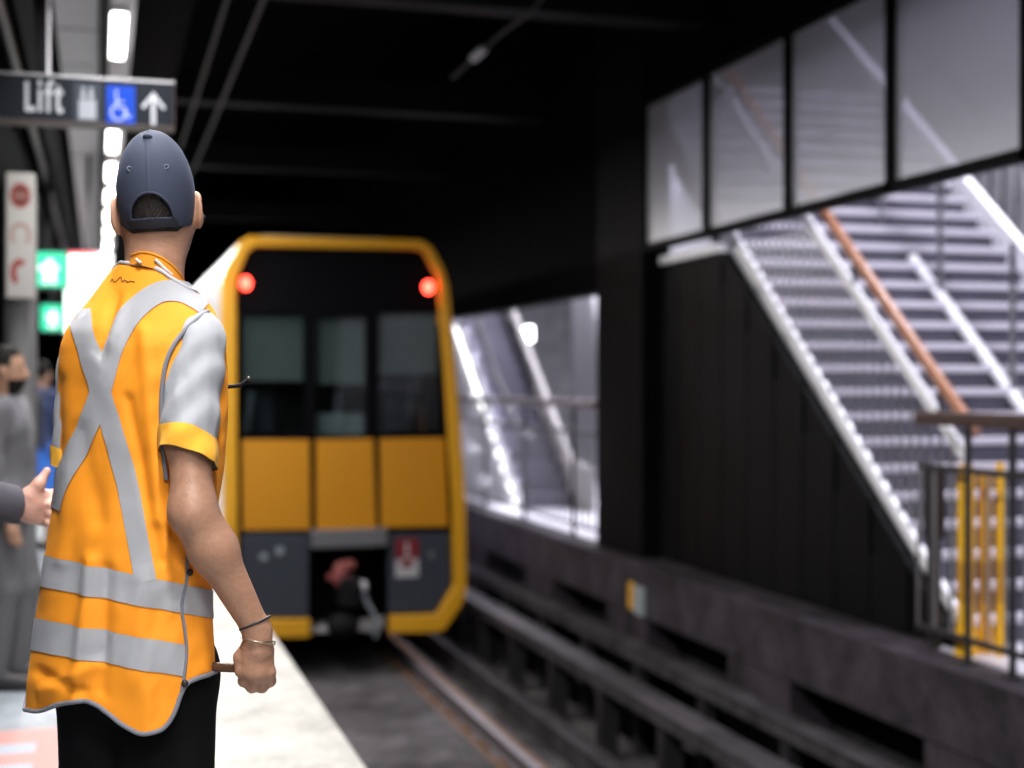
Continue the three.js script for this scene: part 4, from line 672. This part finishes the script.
  const headF = (X, Y, Z) => {
    const [x, y, z] = toH(X, Y, Z);
    let d = eld(x, y, z, [0, 0.02, 0.0], [0.066, 0.1, 0.086]);
    d = smin(d, eld(x, y, z, [0, -0.055, -0.035], [0.054, 0.066, 0.056]), 0.05);
    d = smin(d, cap([0, -0.012, -0.085, 0, -0.045, -0.105, 0.008, 0.013], x, y, z), 0.015);
    d = smin(d, cap([-0.02, -0.078, -0.082, 0.02, -0.078, -0.082, 0.008, 0.008], x, y, z), 0.012);
    d = smin(d, eld(x, y, z, [0, -0.115, -0.07], [0.026, 0.018, 0.02]), 0.03);
    for (const s of [-1, 1]) {
      d = Math.max(d, -eld(x, y, z, [s * 0.028, -0.005, -0.088], [0.015, 0.009, 0.014]));
      let e = eld(x * 0.96 - z * 0.28 * s, y, z * 0.96 + x * 0.28 * s, [s * 0.0755, -0.026, 0.015], [0.0085, 0.034, 0.021]);
      e = Math.max(e, -eld(x, y, z, [s * 0.086, -0.022, -0.004], [0.008, 0.02, 0.012]));
      d = smin(d, e, 0.012);
    }
    return smin(d, cap(seg(neckA, neckB, 0.057, 0.05), X, Y, Z), 0.035);
  };
  const sR = W(201, 335, 0.07), eR = W(193, 512, 0.19), wR = W(257, 630, 0.165), sL = W(82, 360, -0.07), eL = W(72, 505, -0.075), wL = W(118, 560, -0.2);
  const mid = W(189, 440, 0.163), fm = eR.clone().lerp(wR, 0.3);
  const armR = [seg(sR, mid, 0.036, 0.036), seg(mid, eR, 0.036, 0.037), seg(eR, fm, 0.0375, 0.0385), seg(fm, wR, 0.0385, 0.0235)];
  const armL = [seg(sL, eL, 0.034, 0.031), seg(eL, wL, 0.032, 0.024)];
  const hR = W(165, 672, 0.025), hL = W(107, 668, -0.055), kR = W(170, 900, 0.05), kL = W(104, 900, -0.05), aR = W(172, 1112, 0.03), aL = W(92, 1125, -0.07);
  const core = [seg(W(150, 330, -0.01), W(142, 420, -0.01), 0.075, 0.08), seg(W(140, 430, -0.01), W(132, 620, -0.01), 0.08, 0.08), seg(sR.clone().add(V3(-0.01, 0, -0.05)), sL.clone().add(V3(0.03, 0, 0)), 0.035, 0.035), seg(hR, hL, 0.08, 0.078)];
  const legs = [seg(hR, kR, 0.08, 0.06), seg(kR, aR, 0.058, 0.042), seg(hL, kL, 0.08, 0.057), seg(kL, aL, 0.057, 0.042)];
  const toe = V3(0.11, 0, -0.13), feet = [aR, aL].map((a) => seg(V3(a.x, 0.055, a.z), V3(a.x, 0.04, a.z).add(toe), 0.042, 0.036));
  // right hand: loose fist round a stick
  const hp = (x, y, z) => W(x, y, z), hand = [seg(wR, hp(259, 650, 0.168), 0.0235, 0.026), seg(hp(250, 652, 0.166), hp(251, 672, 0.168), 0.018, 0.0165), seg(hp(263, 652, 0.164), hp(265, 672, 0.165), 0.019, 0.017), seg(hp(257, 645, 0.166), hp(258, 672, 0.17), 0.02, 0.019)];
  [[246, 671, 244, 681, 242, 672], [254, 675, 252, 687, 247, 680], [262, 676, 262, 687, 256, 683], [270, 672, 270, 681, 265, 680]].forEach(([a, b, c, d, e, f], i) => hand.push(seg(hp(a, b, 0.168), hp(c, d, 0.15), 0.0108, 0.0102), seg(hp(c, d, 0.15), hp(e, f, 0.122), 0.0102, 0.009), seg(hp(e, f, 0.122), hp(e - 1, f - 8, 0.128), 0.009, 0.008)));
  hand.push(seg(hp(248, 648, 0.16), hp(240, 657, 0.16), 0.0145, 0.0115), seg(hp(240, 657, 0.16), hp(239.5, 672, 0.162), 0.011, 0.009));
  const handL = [seg(wL, wL.clone().add(V3(0.06, -0.04, -0.03)), 0.025, 0.028)]; for (let i = 0; i < 4; i++) { const a = wL.clone().add(V3(0.08, -0.045 + (i - 1.5) * 0.017, -0.04)); handL.push(seg(a, a.clone().add(V3(0.035, -0.02, -0.01)), 0.01, 0.009), seg(a.clone().add(V3(0.035, -0.02, -0.01)), a.clone().add(V3(0.03, -0.045, -0.015)), 0.009, 0.008)); } handL.push(seg(wL.clone().add(V3(0.03, 0.01, -0.01)), wL.clone().add(V3(0.08, 0.03, -0.04)), 0.013, 0.009));
  const armF0 = limbs(armR, 0.03), handF0 = limbs(hand, 0.006), armHand = (x, y, z) => smin(armF0(x, y, z), handF0(x, y, z), 0.015);
  const bodyF = limbs([...core, ...armL, ...legs, ...feet, armR[0]], 0.03);
  part('body', localMerge([
    nets(bodyF, [-0.3, 0, -0.3], [0.25, 1.58, 0.28], 0.013),
    nets(headF, [HC.x - 0.12, HC.y - 0.24, HC.z - 0.15], [HC.x + 0.12, HC.y + 0.14, HC.z + 0.13], 0.0035),
    nets(armHand, [sR.x - 0.08, wR.y - 0.15, 0.03], [wR.x + 0.08, sR.y + 0.02, 0.27], 0.0035),
    nets(limbs([...handL, armL[1]], 0.012), [wL.x - 0.05, wL.y - 0.16, wL.z - 0.12], [wL.x + 0.18, wL.y + 0.08, wL.z + 0.06], 0.006)]), skinM, p);
  // hair under the cap, short at the nape
  part('hair', nets((X, Y, Z) => { const [x, y, z] = toH(X, Y, Z); return Math.max(headF(X, Y, Z) - 0.0025, -(z - 0.0), -(y + 0.07 - Math.max(0, Math.abs(x) - 0.04) * 0.8), y - 0.09, Math.abs(x) - 0.066) + 0.0008 * Math.sin(x * 900) * Math.sin(y * 700); }, [HC.x - 0.1, HC.y - 0.1, HC.z - 0.1], [HC.x + 0.1, HC.y + 0.12, HC.z + 0.12], 0.003), mat(0.02, 0.015, 0.013, 0.7), p, 'short black hair');
  // cap
  const capM = cloth(0.028, 0.036, 0.066, { sheen: 0.35, sheenColor: RGB(0.2, 0.24, 0.36) });
  const domeR = [0.0715, 0.122, 0.096], dome = (x, y, z) => eld(x, y, z, [0.001, 0.004, 0.002], domeR);
  const openF = (x, y, z) => { const q = Math.hypot(x / 0.036, (y + 0.046) / 0.042); return z < 0 ? 1 : Math.max((q - 1) * 0.03, -(y + 0.046)); };
  const capF = (X, Y, Z) => { const [x, y, z] = toH(X, Y, Z); const lo = -0.066 + Math.max(0, -z) * 0.42 + (z > 0 ? (0.09 - z) * 0.12 : 0.011); const ridge = 0.0012 * Math.exp(-(x * x) / 0.000004) * (z > 0 ? 1 : 0);
    return Math.max(dome(x, y, z) - ridge, -(dome(x, y, z) + 0.0042), lo - y, -openF(x, y, z)); };
  const capMesh = part('cap', nets(capF, [HC.x - 0.11, HC.y - 0.1, HC.z - 0.13], [HC.x + 0.11, HC.y + 0.15, HC.z + 0.13], 0.0024), capM, p, 'navy baseball cap');
  const fromH = (x, y, z) => { const a1 = x * ch - z * sh_, c = x * sh_ + z * ch; return V3(HC.x + a1 * Math.cos(rol) - y * Math.sin(rol), HC.y + a1 * Math.sin(rol) + y * Math.cos(rol), HC.z + c); };
  const onDome = (x, y, k = 1) => { const q = 1 - ((x - 0.001) / domeR[0]) ** 2 - ((y - 0.004) / domeR[1]) ** 2; return fromH(x * k, y * k, 0.002 + domeR[2] * Math.sqrt(Math.max(0, q)) * k); };
  part('button', ell(onDome(0.0, 0.106), 0.009, 0.0065, 0.009, 14), capM, capMesh);
  for (const s of [-1, 1]) { const c = onDome(s * 0.033, 0.045); const g = new THREE.TorusGeometry(0.0036, 0.0014, 8, 16); g.translate(c.x, c.y, c.z + 0.0008); part('eyelet', g, cloth(0.13, 0.15, 0.21), capMesh); }
  for (const s of [-1, 1]) { const l = []; for (let i = 0; i <= 16; i++) { const y = lerp(0.1, 0.0, i / 16); l.push(onDome(s * 0.0035, y)); } part('stitching', tube(l, 0.0005, 30, 4), cloth(0.06, 0.07, 0.11), capMesh); }
  { const l = []; for (let i = 0; i <= 24; i++) { const a = i / 24 * Math.PI, x = 0.0385 * Math.cos(a), y = -0.046 + 0.044 * Math.sin(a); l.push(onDome(x, y)); } part('opening_seam', tube(l, 0.0028, 50, 6), capM, capMesh); }
  part('strap', grid(30, 6, (u, v) => { const x = lerp(-0.045, 0.045, u), y = lerp(-0.05, -0.064, v); return onDome(x, y).add(V3(0, 0, 0.0015)); }), cloth(0.012, 0.014, 0.022, { side: THREE.DoubleSide }), capMesh);
  part('brim', nets((X, Y, Z) => { const [x, y, z] = toH(X, Y, Z); const q = Math.hypot(x / 0.082, (z + 0.075) / 0.085) - 1; return Math.max(q * 0.07, Math.abs(y - 0.0 + x * x * 5) - 0.0035, z + 0.045, -dome(x, y, z)); }, [HC.x - 0.14, HC.y - 0.08, HC.z - 0.2], [HC.x + 0.14, HC.y + 0.05, HC.z], 0.004), capM, capMesh);
  // sleeves and cuffs
  const sleeveM = cloth(0.37, 0.385, 0.42, { side: THREE.DoubleSide });
  const sleeve = (a, b, r0, r1, name, label, wob) => {
    const ax = b.clone().sub(a), L = ax.length(); ax.normalize(); const s1 = V3(1, 0, 0).addScaledVector(ax, -ax.x).normalize(), s2 = ax.clone().cross(s1);
    const f = (u, v, extra = 0) => { const an = u * 2 * Math.PI, c = Math.cos(an), s = Math.sin(an); const h = v < 0.22 ? Math.sqrt(Math.max(0, 1 - (1 - v / 0.22) ** 2)) : 1; let r = lerp(r0, r1, v) * h + extra; r += wob * (0.003 * Math.sin(v * 22 + c * 5 + s * 2) * smooth(0.15, 0.4, v) + 0.0045 * noise.noise(c * 2 + 3, s * 2, v * 5)); const tilt = 0.014 * c * v * v; return a.clone().addScaledVector(ax, v * L - tilt * -1 - (1 - h) * 0.012).addScaledVector(s1, c * r).addScaledVector(s2, s * r); };
    const m = part(name, grid(56, 44, (u, v) => f(u, v), true), sleeveM, p, label);
    part('cuff', grid(56, 6, (u, v) => f(u, lerp(0.855, 1.015, v), 0.0028 + 0.001 * Math.sin(v * Math.PI)), true), cloth(0.85, 0.42, 0.03, { side: THREE.DoubleSide }), m, 'yellow sleeve cuff');
    return m;
  };
  sleeve(W(199, 314, 0.073), W(187, 456, 0.172), 0.053, 0.0495, 'sleeve', 'light grey polo sleeve', 1);
  sleeve(W(80, 340, -0.07), W(72, 470, -0.075), 0.04, 0.0385, 'sleeve', 'light grey polo sleeve', 0.5);
  // trousers and shoes
  const trF = limbs([...legs, core[3], seg(W(135, 610, -0.01), W(132, 650, -0.01), 0.085, 0.085)], 0.03);
  part('trousers', nets((x, y, z) => Math.max(trF(x, y, z) - 0.014 - 0.003 * noise.noise(x * 14, y * 7, z * 14), y - W(130, 600, 0).y, 0.06 - y), [-0.26, 0.03, -0.25], [0.26, 1.2, 0.25], 0.0085), phys(0.004, 0.004, 0.005, 0.8, { specularIntensity: 0.25 }), p, 'black trousers');
  part('shoes', nets((x, y, z) => Math.max(limbs(feet, 0.02)(x, y, z) - 0.012, 0.002 - y, y - 0.1), [-0.3, -0.01, -0.36], [0.3, 0.13, 0.2], 0.009), M.darkMetal, p);
  // bracelets
  const ring = (c, axis, r1, r2, th, m, name, label) => { const g = new THREE.TorusGeometry(1, th / r1, 8, 48); g.scale(r1, r2, r1); g.applyQuaternion(new THREE.Quaternion().setFromUnitVectors(V3(0, 0, 1), axis.clone().normalize())); g.translate(c.x, c.y, c.z); part(name, g, m, p, label); };
  const fa = wR.clone().sub(eR).normalize();
  ring(W(255, 623, 0.166), fa.clone().add(V3(-0.1, 0.0, 0.25)), 0.0285, 0.0275, 0.0022, mat(0.02, 0.02, 0.025, 0.5), 'bracelet', 'dark cord bracelet');
  ring(W(258, 645, 0.168), V3(0.1, -1, 0.35), 0.0305, 0.03, 0.0013, mat(0.35, 0.27, 0.2, 0.3, { metalness: 0.8 }), 'bracelet', 'thin wire bracelet');
  ring(W(258, 641, 0.168), V3(-0.25, -1, 0.1), 0.0305, 0.03, 0.0012, mat(0.5, 0.42, 0.34, 0.3, { metalness: 0.8 }), 'bracelet', 'thin wire bracelet');
  // radio with stub aerial clipped to the chest
  const r0 = W(226, 387, -0.02), r1 = W(240, 385, -0.02), r2 = W(249, 379, -0.02);
  const q = r0.clone();
  const radio = thing('radio', 'small black radio aerial poking out from the vest front', 'radio', [O.x, 0, O.z]); radio.rotation.y = rotY; ORIGIN.set(radio, V3());
  part('aerial', tube([r0.clone().add(V3(-0.02, -0.004, 0)), r0, r1, r2], 0.0038, 24, 8), M.beam, radio);
  part('aerial_tip', ell(r2, 0.005, 0.005, 0.005, 10), M.darkMetal, radio);
  part('radio_body', new RoundedBoxGeometry(0.03, 0.1, 0.05, 3, 0.006).translate(q.x - 0.028, q.y - 0.04, q.z), M.darkMetal, radio);
  // stick held in the fist
  const stick = thing('flag_stick', 'short brown wooden stick held in the fist', 'stick', [O.x, 0, O.z]); stick.rotation.y = rotY; ORIGIN.set(stick, V3());
  part('shaft', rod(W(160, 664, 0.075), W(256, 669, 0.14), 0.0085, 14), M.stick, stick);
  part('end_cap', ell(W(256, 669, 0.14), 0.009, 0.009, 0.009, 12), M.darkMetal, stick);
}
renderer.render(scene, camera);
